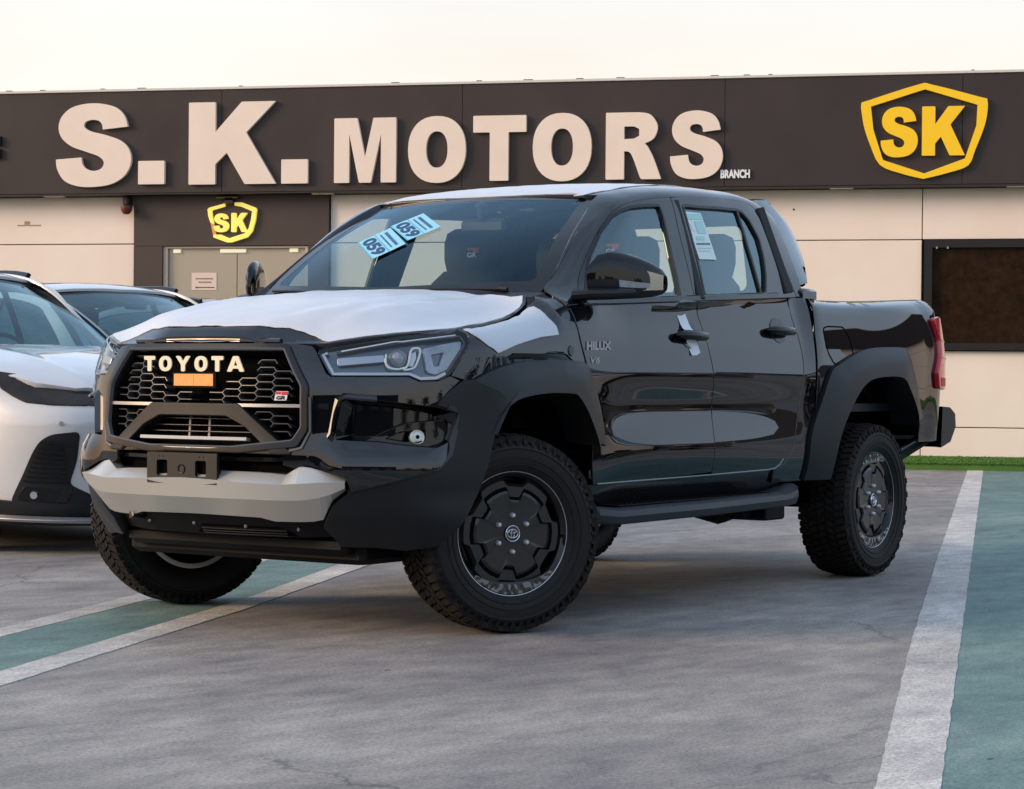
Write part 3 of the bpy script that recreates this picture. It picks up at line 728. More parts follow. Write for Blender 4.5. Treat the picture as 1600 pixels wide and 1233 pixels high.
strip('parking_line', 'line_paint', [(16.1, 2.4), (16.5, V1)], [(16.26, 2.4), (16.66, V1)], .003)
# artificial turf kerb along the wall
mat('turf', (.05,.13,.02), .85, spec=.2, col2=(.10,.20,.04), vscale=90)
k = MB(); k.box((3.0, -1.13, .03), (46, 2.66, .075)); o = k.out('turf_kerb', 'turf', flat=True, M=Matrix.Translation(BO) @ Matrix.Rotation(BYAW, 4, 'Z')); tag(o, kind='structure')
rt = random.Random(3); vs = []; fs = []
BM = Matrix.Translation(BO) @ Matrix.Rotation(BYAW, 4, 'Z')
for i in range(26000):
    u = rt.uniform(8.5, 15.5) if i < 24000 else rt.uniform(-3, 8.5); y = rt.uniform(-2.47, .1); h = rt.uniform(.008, .02); q = rt.uniform(0, PI); w = .007
    if rt.random() < .3: y = rt.uniform(-2.475, -2.42)
    c, s = math.cos(q)*w, math.sin(q)*w; k0 = len(vs)
    vs += [tuple(BM @ Vector((u-c, y-s, .066))), tuple(BM @ Vector((u+c, y+s, .066))), tuple(BM @ Vector((u+rt.uniform(-.01,.01), y+rt.uniform(-.01,.01), .068+h)))]; fs.append((k0, k0+1, k0+2))
tag(mk('turf_blades', vs, fs, 'turf', flat=True), 'short green artificial turf blades on the kerb below the showroom wall', kind='stuff')

# ---------------------------------------------------------------- showroom building
mat('wall_panel', (.82,.70,.61), .62, spec=.3, col2=(.87,.765,.68), vscale=.9, bump=.05, bscale=40)
mat('dark_cladding', (.034,.026,.025), .45, spec=.30, col2=(.044,.034,.032), vscale=.8, rvar=.08)
mat('portal_cladding', (.040,.026,.022), .5, col2=(.052,.035,.030), vscale=1.5)
mat('joint', (.07,.045,.035), .9)
mat('roof_trim', (.62,.58,.54), .6)
mat('door_glass', (.36,.33,.27), .14, coat=.6, coat_r=.03, col2=(.36,.32,.26), vscale=1.0)
mat('door_frame_paint', (.50,.42,.35), .5)
mat('window_brown_reflect', (.014,.008,.004), .12, spec=.22, col2=(.035,.018,.009), vscale=11, detail=9)  # dark brown pane, reflections painted in as lighter mottling
mat('window_frame_dark', (.016,.014,.015), .5, spec=.3)
mat('glow_fitting', (.75,.70,.55), .35, emit=(.9,.85,.6,.25))  # pale metal with a faint glow put in, no lamp behind it
mat('notice_pink', (.72,.58,.52), .6)
mat('print_grey', (.20,.13,.12), .6)
mat('maroon', (.12,.02,.02), .4)
mat('stain', (.40,.27,.20), .8)
B = empty('showroom_building', BO, BYAW); tag(B, 'cream panelled showroom with a dark fascia band behind the parked cars', 'building')
def bbox(name, u0, u1, z0, z1, y0, y1, m, bev=.0, parent=None):
    k = MB(); k.box(((u0+u1)/2, (y0+y1)/2, (z0+z1)/2), (u1-u0, y1-y0, z1-z0), bev=bev); return k.out(name, m, parent or B, flat=(bev == 0), sharp=30)
bbox('wall_core', -13, 30, 0, 4.55, .36, 9.0, 'joint')
fe = [-13,-9,-4.6,-.9,3.1,6.3,9.62,12.48,15.9,20,25,30]
for i in range(len(fe)-1):
    bbox('fascia_panel', fe[i]+.0025, fe[i+1]-.0025, 3.335, 4.655, 0, .05, 'dark_cladding', .003)
bbox('fascia_core', -12.98, 29.98, 3.345, 4.645, .055, .355, 'joint')
bbox('soffit', -13, 30, 3.315, 3.333, .012, .40, 'dark_cladding')
bbox('roof_trim', -13, 30, 4.657, 4.690, -.02, .5, 'roof_trim', .004)
rb = random.Random(9)
for i in range(14):       # little lumps of sealant on the coping
    u = rb.uniform(0, 14); bbox('sealant', u, u+rb.uniform(.03,.12), 4.688, 4.70, -.015, .1, 'joint')
cols_l = [-13,-9.2,-5.0,-1.9,1.795]
cols_r = [4.48, 8.2, 12.0]
def wp(u0, u1, z0, z1): bbox('wall_panel', u0+.006, u1-.006, z0+.006, z1-.006, .30, .34, 'wall_panel', .003)
for c in (cols_l, cols_r):
    for i in range(len(c)-1):
        wp(c[i], c[i+1], .0, .415); wp(c[i], c[i+1], .415, 1.55 if c is cols_l else 2.69); wp(c[i], c[i+1], 2.69, 3.315)
        if c is cols_l: wp(c[i], c[i+1], 1.55, 2.69)
W0, W1 = 12.03, 15.6
for u0, u1 in ((12.0, 15.65), (15.65, 19.6), (19.6, 24), (24, 30)):
    wp(u0, u1, 0, .415); wp(u0, u1, .415, 1.345); wp(u0, u1, 2.69, 3.315)
    if u0 > 12: wp(u0, u1, 1.345, 2.69)
wf = None
k = MB()
for (a, b, c, d) in ((W0, W1, 2.59, 2.685), (W0, W1, 1.35, 1.435), (W0, W0+.095, 1.435, 2.59), (W1-.095, W1, 1.435, 2.59), ):
    k.box(((a+b)/2, .285, (c+d)/2), (b-a, .11, d-c))
wf = k.out('window_frame', 'window_frame_dark', B, flat=True)
bbox('window_pane', W0+.09, W1-.09, 1.43, 2.595, .30, .315, 'window_brown_reflect', parent=None)
for u in (12.17, 12.30): bbox('screw', u, u+.02, 2.575, 2.60, .22, .24, 'satin_metal')
# entrance portal
bbox('portal_panel', 1.80, 2.20, 0, 2.655, .24, .33, 'portal_cladding'); bbox('portal_panel', 4.20, 4.475, 0, 2.655, .24, .33, 'portal_cladding')
bbox('portal_panel', 1.80, 4.475, 2.66, 3.312, .24, .33, 'portal_cladding')
bbox('door_jamb', 2.203, 2.262, 0, 2.652, .27, .33, 'door_frame_paint'); bbox('door_jamb', 4.15, 4.197, 0, 2.652, .27, .33, 'door_frame_paint')
bbox('door_head', 2.264, 4.148, 2.628, 2.652, .27, .33, 'door_frame_paint')
for a, b in ((2.268, 3.205), (3.215, 4.146)):
    bbox('glass_door', a, b, .01, 2.624, .312, .324, 'door_glass')
for a, b, c in ((2.33, 2.44, 2.565), (2.98, 3.34, 2.565), (3.93, 4.05, 2.57)): bbox('door_fitting', a, b, c, c+.055, .29, .311, 'glow_fitting', .008)
bbox('door_handle', 3.12, 3.15, .8, 1.4, .26, .30, 'satin_metal', .006); bbox('door_handle', 3.27, 3.30, .8, 1.4, .26, .30, 'satin_metal', .006)
bbox('warning_dot', 3.46, 3.54, 2.24, 2.30, .305, .311, 'letter_cream_small')
for a in (-.4, 0.6, 4.3, 10.9, 13.0, ): bbox('soffit_lamp', a, a+.28, 3.300, 3.314, .06, .14, 'cream_letter')
bbox('stain', .22, .30, 2.955, 3.00, .297, .301, 'stain'); bbox('stain', .12, .46, 2.935, 2.952, .297, .301, 'stain')
k = MB(); k.rev([(0, 0), (.012, 0), (.012, .006), (0, .006)], 12, 'y', (10.44, .294, 3.07)); k.out('drill_hole', 'deep_black', B)
def BMx(y): return Matrix(((1,0,0,0), (0,0,-1,y), (0,1,0,0), (0,0,0,1)))
# notice on the door
N_ = empty('door_notice', BO, BYAW); tag(N_, 'small pale pink paper notice with a dark red arrow taped to the glass door', 'notice')
plate('paper', 'notice_pink', [(2.585,2.085),(2.93,2.085),(2.93,2.31),(2.585,2.31)], 0, .004, BMx(.31), N_)
plate('arrow', 'maroon', [(2.63,2.118),(2.66,2.103),(2.66,2.112),(2.90,2.112),(2.90,2.124),(2.66,2.124),(2.66,2.133)], .004, .006, BMx(.31), N_)
rr_ = random.Random(4)
for z, a, b in ((2.232, 2.64, 2.88), (2.186, 2.68, 2.85)):
    x = a
    while x < b: w = rr_.uniform(.012,.022); plate('print_mark', 'print_grey', [(x,z-.009),(x+w,z-.009),(x+w,z+.009),(x,z+.009)], .004, .0055, BMx(.31), N_); x += w+.006
# dome camera
cmo = empty('security_camera', BO, BYAW); tag(cmo, 'small dark red dome camera under the fascia left of the entrance', 'camera')
k = MB(); k.box((1.73, .2, 3.24), (.08, .2, .13), bev=.02); k.out('bracket', 'dark_cladding', cmo)
k = MB(); k.rev([(.0,-.075),(.04,-.066),(.068,-.03),(.075,0),(.075,.04),(.0,.04)], 20, 'z', (1.74, .13, 3.14)); k.out('dome', 'maroon', cmo)
# raised letters
SG = empty('shop_sign', BO, BYAW); tag(SG, 'large raised cream capital letters across the dark fascia band', 'sign')
def place(ch, x0, x1, z0, z1, m='cream_letter', par=None, name='letter', d=.055, y=-.004, r=.012):
    M = BMx(y); o = glyph(name, ch, x0, z0, x1-x0, z1-z0, M, m, d, par or SG, r); return o
for ch, a, b, c, d in [('S', 0.827, 1.872, 3.415, 4.506), ('.', 1.977, 2.339, 3.442, 3.745), ('K', 2.672, 3.856, 3.431, 4.488), ('.', 3.93, 4.285, 3.43, 3.738), ('M', 4.636, 5.453, 3.43, 4.25), ('O', 5.611, 6.362, 3.416, 4.258), ('T', 6.457, 7.137, 3.435, 4.25), ('O', 7.223, 7.969, 3.419, 4.268), ('R', 8.149, 8.843, 3.433, 4.258), ('S', 8.954, 9.602, 3.428, 4.268)]: place(ch, a, b, c, d)
SH_O = [(11.28, 4.31), (11.365, 4.35), (11.956, 4.53), (12.115, 4.526), (12.685, 4.366), (12.77, 4.328), (12.765, 4.14), (12.718, 3.958), (12.63, 3.731), (12.553, 3.553), (12.329, 3.471), (12.058, 3.406), (11.99, 3.406), (11.739, 3.472), (11.505, 3.574), (11.392, 3.806), (11.322, 4.004), (11.29, 4.167)]
SH_I = [(11.395, 4.276), (12.036, 4.471), (12.654, 4.275), (12.643, 4.028), (12.512, 3.636), (12.034, 3.463), (11.543, 3.631), (11.425, 4.002)]
SK1 = [(11.514, 4.267, 11.953, 3.66), (12.004, 4.264, 12.512, 3.675)]
text('small_lettering', 'BRANCH', .135, BMx(-.016) @ Matrix.Translation((9.755, 3.487, 0)), 'white_decal', SG, w=.36, bold=.006, extrude=.012)
for z0, z1 in ((4.10, 3.98), (3.93, 3.81)): bbox('sign_end', -.14, .030, z1, z0, -.05, -.003, 'gloss_black')
E1 = empty('shield_emblem', BO, BYAW); tag(E1, 'big yellow shield outline with two block letters on the right end of the fascia', 'emblem')
plate('shield_outline', 'yellow_sign', catm(SH_O, 3, True), 0, .05, BMx(-.004), E1, [SH_I])
for ch, q in zip('SK', SK1): place(ch, q[0], q[2], q[3], q[1], 'yellow_sign', E1)
E2 = empty('shield_emblem', BO, BYAW); tag(E2, 'small pale yellow lit shield emblem with two letters above the glass doors', 'emblem')
cx, cz = (2.815+3.52)/2, (3.205+2.70)/2
ux0, ux1 = min(p[0] for p in SH_O), max(p[0] for p in SH_O); uz0, uz1 = min(p[1] for p in SH_O), max(p[1] for p in SH_O)
f2 = lambda P: [(2.822+(p[0]-ux0)/(ux1-ux0)*.69, 2.695+(p[1]-uz0)/(uz1-uz0)*.52) for p in P]
# the ring is broken at the top where a sensor hangs and has one unlit piece
so, si = f2(SH_O), f2(SH_I)
ring = [(2.838,3.13),(2.86,3.15),(3.075,3.205),(3.075,3.165),(2.895,3.115),(2.905,3.03),(2.925,2.935),(2.88,2.955),(2.85,3.04)]
plate('shield_outline', 'lit_yellow', ring, 0, .04, BMx(.236), E2)
ring = [(3.21,3.215),(3.31,3.215),(3.50,3.145),(3.513,3.12),(3.495,2.98),(3.455,2.84),(3.39,2.765),(3.17,2.698),(3.11,2.698),(2.92,2.765),(2.93,2.80),(3.02,2.80),(3.14,2.752),(3.35,2.815),(3.405,2.88),(3.435,2.99),(3.45,3.10),(3.30,3.16),(3.21,3.175)]
plate('shield_outline', 'lit_yellow', ring, 0, .04, BMx(.236), E2)
plate('unlit_piece', 'amber_film', [(2.88,2.95),(2.925,2.93),(2.955,2.81),(2.92,2.765)], 0, .03, BMx(.236), E2)
place('S', 2.925, 3.13, 2.832, 3.075, 'lit_yellow', E2, y=.236, d=.04, r=.012); place('K', 3.165, 3.385, 2.832, 3.08, 'lit_yellow', E2, y=.236, d=.04, r=.012)
sn = empty('door_sensor', BO, BYAW); tag(sn, 'small black sensor hanging from the soffit above the emblem over the entrance', 'sensor')
k = MB(); k.box((3.14, .17, 3.225), (.13, .08, .06), bev=.015); k.box((3.12, .17, 3.28), (.3, .1, .03), bev=.01); k.out('housing', 'gloss_black', sn)
# lamp arm on coping etc. skipped; unseen far side of the yard, added for the paint to mirror
OB = empty('added_wall', (0,0,0)); tag(OB, 'low dark boundary wall added across the yard for the paint to mirror', 'wall')
mat('far_wall', (.05,.048,.05), .8); mat('far_green', (.03,.045,.02), .9, col2=(.05,.07,.03), vscale=1)
k = MB(); k.box((-46, 34, 1.0), (170, .3, 2.0)); k.box((44, 4, 1.0), (.3, 60, 2.0)); k.out('wall_body', 'far_wall', OB, flat=True)
rt = random.Random(12)
def tree(x, y, h, r):
    t = empty('tree', (x, y, 0)); tag(t, TN.pop(0)+' of the round dark trees beyond the boundary wall', 'tree', 'trees beyond the boundary wall')
    k = MB(); k.tube([(0,0,0),(.1,0,h*.3),(0,.1,h*.6)], [.16,.12,.06], 7); k.out('trunk', 'joint', t)
    k = MB()
    for i in range(260):
        a, b, c = rt.gauss(0, r*.5), rt.gauss(0, r*.5), h*.68+rt.gauss(0, h*.14); s = rt.uniform(.12, .3)
        q = Matrix.Rotation(rt.uniform(0, 6), 3, 'X') @ Matrix.Rotation(rt.uniform(0, 6), 3, 'Z')
        k.addm([tuple(Vector((a, b, c))+q @ Vector(v)*s) for v in ((-1,-.5,0),(1,-.5,0),(1,.5,.2),(-1,.5,-.2))], [(0,1,2,3)])
    k.out('crown', 'far_green', t, flat=True)
TN = ['leftmost','second','third','fourth','fifth','sixth','seventh','eighth','ninth','last']
for x, y, h, r in ((-38, 40, 5, 2.2), (-29, 38, 4.2, 2), (-21, 41, 5.5, 2.4), (-12, 39, 3.8, 1.8), (-3, 40, 4.8, 2.1), (7, 38, 4.4, 2), (16, 41, 5, 2.2), (48, 20, 5, 2.2), (49, -4, 4.5, 2), (50, 8, 5.4, 2.5)): tree(x, y, h, r)

WH = empty('mirrored_block', (22.5, -15.5, 0), math.radians(-33)); tag(WH, 'long dark block added across the yard, out of view, for the front paint to mirror', 'building')  # unseen dark block added for reflections, kept short so the low glow passes
mat('mirrored_dark', (.030,.028,.030), .7); mat('mirrored_trim', (.30,.28,.26), .6)
k = MB(); k.box((3,9,1.5), (5,28,3.0)); k.out('wall_body', 'mirrored_dark', WH, flat=True)
for i in range(5):
    y = -2+i*5.4; k = MB(); k.box((.46,y,1.2), (.1,3.4,2.4), bev=.02); k.out('shutter_door', 'dark_cladding', WH)
k = MB(); k.box((.4,9,3.05), (.6,28.2,.10)); k.out('roof_trim', 'mirrored_trim', WH, flat=True)

WH2 = empty('backdrop', (28, 19, 0), math.radians(33)); tag(WH2, 'tall dark warehouse with pale shutters added behind the camera for the front paint to mirror', 'building')  # unseen dark mass added so the front corner mirrors something dark
k = MB(); k.box((3,0,3.4), (5,34,6.8)); k.out('wall_body', 'mirrored_dark', WH2, flat=True)
for i in range(5):
    y = -13+i*6.5; k = MB(); k.box((.46,y,1.8), (.1,3.6,3.6), bev=.02); k.out('shutter_door', 'mirrored_trim', WH2)
k = MB(); k.box((.4,0,6.85), (.6,34.2,.14)); k.out('roof_trim', 'mirrored_trim', WH2, flat=True)
# ---------------------------------------------------------------- wheels
def arc_pts(r0, a0, a1, n): return [(r0*math.cos(a0+(a1-a0)*i/n), r0*math.sin(a0+(a1-a0)*i/n)) for i in range(n+1)]
def simple_wheel(par, x, y, R, W, sd, rimm='satin_metal'):
    w = empty('wheel', (x, y*sd, R), 0, par)
    f = 1 if sd > 0 else -1
    k = MB(); k.rev([(R*.64, -W/2+.01), (R*.72, -W/2), (R*.9, -W/2+.004), (R-.012, -W/2+.02), (R, -W/2+.05), (R, W/2-.05), (R-.012, W/2-.02), (R*.9, W/2-.004), (R*.72, W/2), (R*.64, W/2-.01), (R*.6, 0)], 44); k.out('tyre', 'rubber', w)
    k = MB(); k.rev([(0, .02*f), (R*.2, .03*f), (R*.25, 0), (R*.6, -.02*f), (R*.66, (W/2-.02)*f), (R*.64, (W/2-.008)*f)][::1], 40)
    for i in range(5):
        a = 2*PI*i/5; M = Matrix.Rotation(a, 3, 'Y'); k.box((0,0,0), (.05, .02, R*.5), M=M)
        vs = [tuple(M @ Vector(v)) for v in ((-.03,W*.36*f,R*.1),(.03,W*.36*f,R*.1),(.045,W*.42*f,R*.62),(-.045,W*.42*f,R*.62))]; k.addm(vs, [(0,1,2,3)])
    k.out('rim', rimm, w); return w
# ---------------------------------------------------------------- white crossovers
def crossover(name_loc, rz, paint, label, group=None, cat='car', far=False):
    c = empty('parked_car', (name_loc[0], name_loc[1], 0), rz); tag(c, label, cat, group)
    Ls = CS_END; xs = lambda x: CS0 - x
    arch = lambda xc, r=.36: [(xs(xc)-r*math.cos(q)*1.04, .345+r*math.sin(q)*1.04) for q in [PI*i/16 for i in range(-2, 19)]]
    g = .06
    ref = lambda p: Vector((max(-3.4, min(.2, p.x)), 0, .6))
    ztop = lambda s: _cze(_cpx(s))-.004
    head = [(1.071,.972),(.753,.924),(.484,.897),(.512,.806),(.719,.808),(.864,.821),(.948,.854),(1.034,.898)]
    headtop = [(1.13,.990),(.847,.952),(.476,.918),(.0,.885),(.0,.80),(.512,.806),(.484,.895),(.753,.922),(1.09,.975)]
    intake = [(.567,.666),(.71,.650),(.771,.613),(.815,.543),(.871,.422),(.942,.283),(.51,.262),(.49,.32),(.619,.383),(.58,.511)]
    for sd in (1, -1):
        top = [(s, min(ztop(s), .99 if s > .95 else .90+.09*sstep(.3,.95,s))) for s in [i*Ls/90 for i in range(1, 91)]]
        # outline: along the top edge then the bottom with two wheel arches
        bot = [(Ls, .36), (Ls-.5, .30), (xs(-2.75)+.46, .24)]
        a2 = [p for p in arch(-2.75) if p[1] > .24]; a2.sort(key=lambda p: -p[0]); a1 = [p for p in arch(0) if p[1] > .24]; a1.sort(key=lambda p: -p[0])
        out = [(0.0, .88)]+[(s, z) for s, z in top if s < xs(.15)]
        beltx = [(s, z) for s, z in [(i*Ls/90, _cze(_cpx(i*Ls/90))-.006) for i in range(1, 91)] if s >= xs(.15)]
        out += beltx + [(Ls, .5)] + bot[1:2] + [(xs(-2.75)+.44, .24)] + [(p[0], p[1]) for p in a2] + [(xs(-2.75)-.44, .24), (xs(0)+.44, .24)] + [(p[0], p[1]) for p in a1] + [(xs(0)-.44, .24), (.9, .24), (0.0, .24)]
        panel('body_side', paint, cshell, out, [], g, off=0, thick=.02, parent=c, sd=sd, ref=ref)
        panel('headlight', 'lens_dark', cshell, rnd(head, .02), [], .05, off=.008, thick=.02, parent=c, sd=sd, ref=ref)
        panel('lamp_trim', 'lens_dark', cshell, headtop, [], .05, off=.006, thick=.01, parent=c, sd=sd, ref=ref)
        it = panel('intake', 'matte_black', cshell, rnd(intake, .03), [], .05, off=.006, thick=.02, parent=c, sd=sd, ref=ref)
        sweep('lamp_line', 'satin_metal', cshell, [(.50,.885),(.75,.912),(1.0,.952)], bar(.006,.004,.009), c, sd=sd, ref=ref)
        sweep('bonnet_gap', 'joint', cshell, [(0,.908),(.45,.925),(.60,.93)], bar(.004,.002,.0), c, sd=sd, ref=ref)
        M = frame_on(cshell, .66, .71, ref, .001); kk = MB(); kk.rev([(0,.002),(.012,.002),(.013,.0)], 14, 'z'); mk('parking_sensor', [tuple(M @ Vector(v)) for v in kk.v], [tuple(reversed(f)) for f in kk.f], 'satin_metal', c, sd=sd)
        mb = MB()
        for j in range(9):
            z = .40+j*.026; sweep('x', None, cshell, [(.62+.004*j, z), (.86-.012*j, z)], [(-.004,.006),(-.004,.02),(.004,.02),(.004,.006)], mb=mb, ref=ref, g=.1)
        mb.out('grille_slats', 'gloss_black', it, sd=sd)
        panel('fog_surround', 'gloss_black', cshell, rnd([(.60,.36),(.86,.37),(.90,.30),(.62,.285)], .02), [], .06, off=.012, thick=.01, parent=it, sd=sd, ref=ref)
        mb = MB(); M = frame_on(cshell, .80, .325, ref, .016); mb.rev([(0,.012),(.02,.012),(.026,.0),(.026,-.01)], 14, 'z'); mb.v = [tuple(M @ Vector(v)) for v in mb.v]; mb.out('fog_lamp', 'chrome', it, sd=sd)
        panel('lower_lip', 'matte_black', cshell, [(0,.285),(.5,.268),(.94,.29),(1.10,.30),(1.16,.20),(1.1,.17),(0,.165)], [], .06, off=.016, thick=.04, parent=c, sd=sd, ref=ref)
        sweep('lip_chrome', 'satin_metal', cshell, [(0,.205),(.44,.205),(1.02,.215)], bar(.022, .03, .014), c, sd=sd, ref=ref)
        for xc in (0, -2.75):
            rows = []
            for rr, oo in ((.42, .002), (.405, .018), (.365, .018), (.355, -.05), (.38, -.30)):
                rows.append([cshell(xs(xc)-rr*math.cos(q), max(.2, .345+rr*math.sin(q)))[:2] + (.345+rr*math.sin(q),) for q in [PI*i/20 for i in range(-2, 23)]])
                rows[-1] = [(p[0], p[1]+oo, max(.2, p[2])) for p in rows[-1]]
            loft('wheel_arch', 'matte_black', rows, c, sd)
            simple_wheel(c, xc, .79, .345, .225, sd)
        panel('sill', 'matte_black', cshell, [(xs(-.40), .30), (xs(-2.35), .30), (xs(-2.35), .19), (xs(-.40), .19)], [], .1, off=.012, thick=.05, parent=c, sd=sd, ref=ref)
        # cabin side: glass in a painted frame
        win = [(-.62,.10),(-.95,.55),(-1.22,.78),(-1.6,.84),(-2.4,.84),(-3.0,.74),(-3.25,.45),(-3.15,.08),(-2.2,.05),(-1.2,.05)]
        fr = [(-.50,.0),(-.62,.80),(-.95,1.05),(-1.28,1.18),(-1.7,1.22),(-2.5,1.22),(-3.0,1.18),(-3.45,.9),(-3.62,.4),(-3.66,0)]
        refh = lambda p: Vector((max(-3.0, min(-1.3, p.x)), 0, 1.0))
        panel('cabin_side', paint, chouse, rnd(fr, .05), [rnd(win, .05)], .07, thick=.02, parent=c, sd=sd, ref=refh)
        panel('side_window', 'crossover_glass', chouse, rnd(win, .05), [], .09, off=-.008, thick=.004, parent=c, sd=sd, ref=refh)
        for xp in (-1.72, -2.72):
            sweep('window_pillar', 'gloss_black', chouse, [(xp, .06), (xp-.02, .84)], bar(.07, .006, -.006), c, sd=sd, ref=refh, g=.15)
        sweep('roof_rail', 'gloss_black', chouse, [(-1.35,1.12),(-2.9,1.12)], bar(.03, .035), c, sd=sd, ref=refh, g=.12)
        sweep('pillar_trim', 'gloss_black', lambda a, b: cws(a, b), [(1.02,.02),(1.03,.5),(1.03,.98)], bar(.05, .012, -.002), c, sd=sd, ref=lambda p: Vector((-1.6,0,.6)), g=.15)
        mr = MB(); mr.tube([(-.62,.84,1.07),(-.64,.93,1.09),(-.66,1.0,1.10),(-.67,1.06,1.10)], [.025,.075,.085,.05], 12, sq=.72); mr.out('wing_mirror', paint, c, sd=sd)
    up = lambda p: Vector((-.4, 0, .2))
    ho = [(-.42-.16*a*a, .80*a) for a in [i/10-1 for i in range(21)]]+[(.0,.86),(.35,.80),(.60,.68),(.74,.52),(.83,.30),(.86,0),(.83,-.30),(.74,-.52),(.60,-.68),(.35,-.80),(.0,-.86)]
    panel('bonnet', paint, chood, ho, [], .06, off=.004, thick=.03, parent=c, ref=up)
    r2 = lambda p: Vector((-1.6, 0, .6))
    panel('windscreen', 'crossover_glass', cws, [(-1,.02),(-.5,.0),(0,0),(.5,0),(1,.02),(1,1),(-1,1)], [], .12, thick=.005, parent=c, ref=r2)
    roofF = lambda x, y: (x, y, _cH(x)-.045*(abs(y)/.56)**2.4*(.56/.6))
    panel('roof', paint, roofF, [(-1.21,0),(-1.24,.3),(-1.29,.555),(-1.7,.59),(-2.6,.58),(-3.1,.53),(-3.1,-.53),(-2.6,-.58),(-1.7,-.59),(-1.29,-.555),(-1.24,-.3)], [], .09, off=.003, thick=.02, parent=c, ref=r2)
    rows = []
    for i in range(7):
        x = -3.05-.1*i; rows.append([tuple(chouse(x, t)) for t in [j*.25 for j in range(9)]]+[(p[0], -p[1], p[2]) for p in [chouse(x, t) for t in [2-j*.25 for j in range(1, 9)]]])
    loft('tailgate', paint, rows, c, flip=True)
    k = MB(); k.box((-.8,0,.95), (.7,1.35,.12), bev=.04); k.box((-3.2,0,.85), (.9,1.4,.3), bev=.05); k.box((-1.9,0,.28),(3.4,1.3,.14), bev=.03); k.out('dashboard', 'cabin_trim', c)
    for y in (-.38, .38):
        k = MB(); k.box((-1.95,y,.75),(.45,.5,.2), bev=.06); k.box((-2.15,y,1.05),(.16,.48,.55), bev=.07); k.box((-2.2,y,1.40),(.1,.26,.18), bev=.05); k.out('seat', 'seat_fabric', c)
        k = MB(); k.box((-2.95,y,1.0),(.16,.56,.5), bev=.07); k.box((-3.0,y,1.30),(.09,.24,.14), bev=.04); k.out('rear_seat', 'seat_fabric', c)
    k = MB(); k.tube([(-1.32+.05*math.cos(q), .38+.18*math.cos(q), 1.04+.18*math.sin(q)) for q in [2*PI*i/24 for i in range(24)]], .014, 8, closed=True); k.out('steering_wheel', 'cabin_trim', c)
    k = MB(); k.box((-1.05,0,1.47),(.03,.2,.055), bev=.015); k.out('rear_view_mirror', 'cabin_trim', c)
    return c
mat('lens_dark', (.006,.007,.009), .25, spec=.25, coat=.22, col2=(.05,.035,.025), vscale=3)
crossover((-2.30, -3.70), math.radians(79.75), 'white_paint', 'white crossover with black bumper intakes at the left edge beside the black pickup')
mat('frame_grey', (.022,.026,.032), .40, spec=.5)
mat('bar_paint', (.30,.33,.35), .28, coat=.6, coat_r=.05)
mat('wheel_black', (.011,.011,.012), .34, spec=.35, coat=.6, coat_r=.12, var=.3, vscale=12, bump=.15, bscale=14)
mat('nut_silver', (.55,.55,.58), .35, metal=.5)
mat('brake_metal', (.06,.055,.05), .5, metal=.6)
mat('wheel_film', (.018,.019,.022), .16, coat=1.0, coat_r=.03, spec=.7)
# ---------------------------------------------------------------- the black pickup
TR = empty('pickup_truck', (0,0,0)); tag(TR, 'black double cab pickup with white protective film on bonnet and roof', 'pickup truck')
def SS(s, z, off=0.0):
    if s < 0:
        p = shell(-s, z, off); return (p[0], -p[1], p[2])
    return shell(s, z, off)
def SO(o): return lambda s, z: shell(s, z, o)
def mirs(P): return list(P)+[(-p[0], p[1]) for p in reversed(P)]
def xs(x): return S0 - x
gr = .035
# --- bonnet, film
up = lambda c: Vector((0, 0, .3))
rear_e = [(-.292+.085*(1-(a/.76)**2), a) for a in [.76*(1-i/12) for i in range(13)]]
side_e = [(x, y_edge(x)-.006) for x in (.30,.24,.18,.1,0,-.08,-.15,-.2)]
front_h = [(.818,0),(.815,.10),(.806,.20),(.790,.29),(.768,.36),(.735,.43),(.722,.47),(.705,.528),(.646,.603),(.583,.688),(.505,.747),(.45,.773),(.37,.795)]
hb = front_h+side_e+[(-.25,.762),(-.29,.74)]+rear_e[1:]
hb_full = hb+[(x, -y) for x, y in reversed(hb[1:-1])]
panel('bonnet', 'black_paint', hood, hb_full, [], .035, off=0, thick=.022, parent=TR, ref=up)
fh = [(.757,0),(.756,.10),(.750,.20),(.727,.29),(.708,.345),(.694,.40),(.690,.455),(.697,.518),(.638,.595),(.575,.678),(.498,.737),(.443,.763),(.365,.785)]
side_f = [(x, y-.006) for x, y in side_e]
rg = random.Random(2)
hf = [(x+rg.uniform(-.003,.003), y+rg.uniform(-.002,.002)) for x, y in dens(fh+side_f+[(-.243,.752),(-.28,.73)]+[(x+.012, y*.985) for x, y in rear_e[1:]], .05, False)]
hf[0] = (.757, 0); hf[-1] = (hf[-1][0], 0)
def crinkle(u, v): return .0011*(math.sin(u*31+2*math.sin(v*9))*math.sin(v*23+u*7))
film = panel('protective_film', 'film', hood, hf+[(x, -y) for x, y in reversed(hf[1:-1])], [], .03, off=.0035, thick=.003, parent=TR, ref=up, bev=.001, offf=crinkle)
film['label'] = 'white protective film over the bonnet'
def houseS(x, t):
    if t > 2:
        p = house(x, 4-t); return (p[0], -p[1], p[2])
    return house(x, t)
RT = 1.235
xf = lambda t: -1.035-.05*((2-t)/(2-RT))**2
ro = [(xf(RT+(4-2*RT)*i/16), RT+(4-2*RT)*i/16) for i in range(17)]
ro = [(-1.035-.045*(abs(t-2)/(2-RT))**2, t) for t in [RT+(4-2*RT)*i/16 for i in range(17)]]
rb_ = [(-2.50, 4-RT), (-2.53, 2.4), (-2.535, 2), (-2.53, 1.6), (-2.50, RT)]
panel('roof', 'black_paint', houseS, ro+rb_, [], .06, off=0, thick=.02, parent=TR, ref=car_ref)
rf = [(x-.012, t) for x, t in ro if 1.33 < t < 2.67]
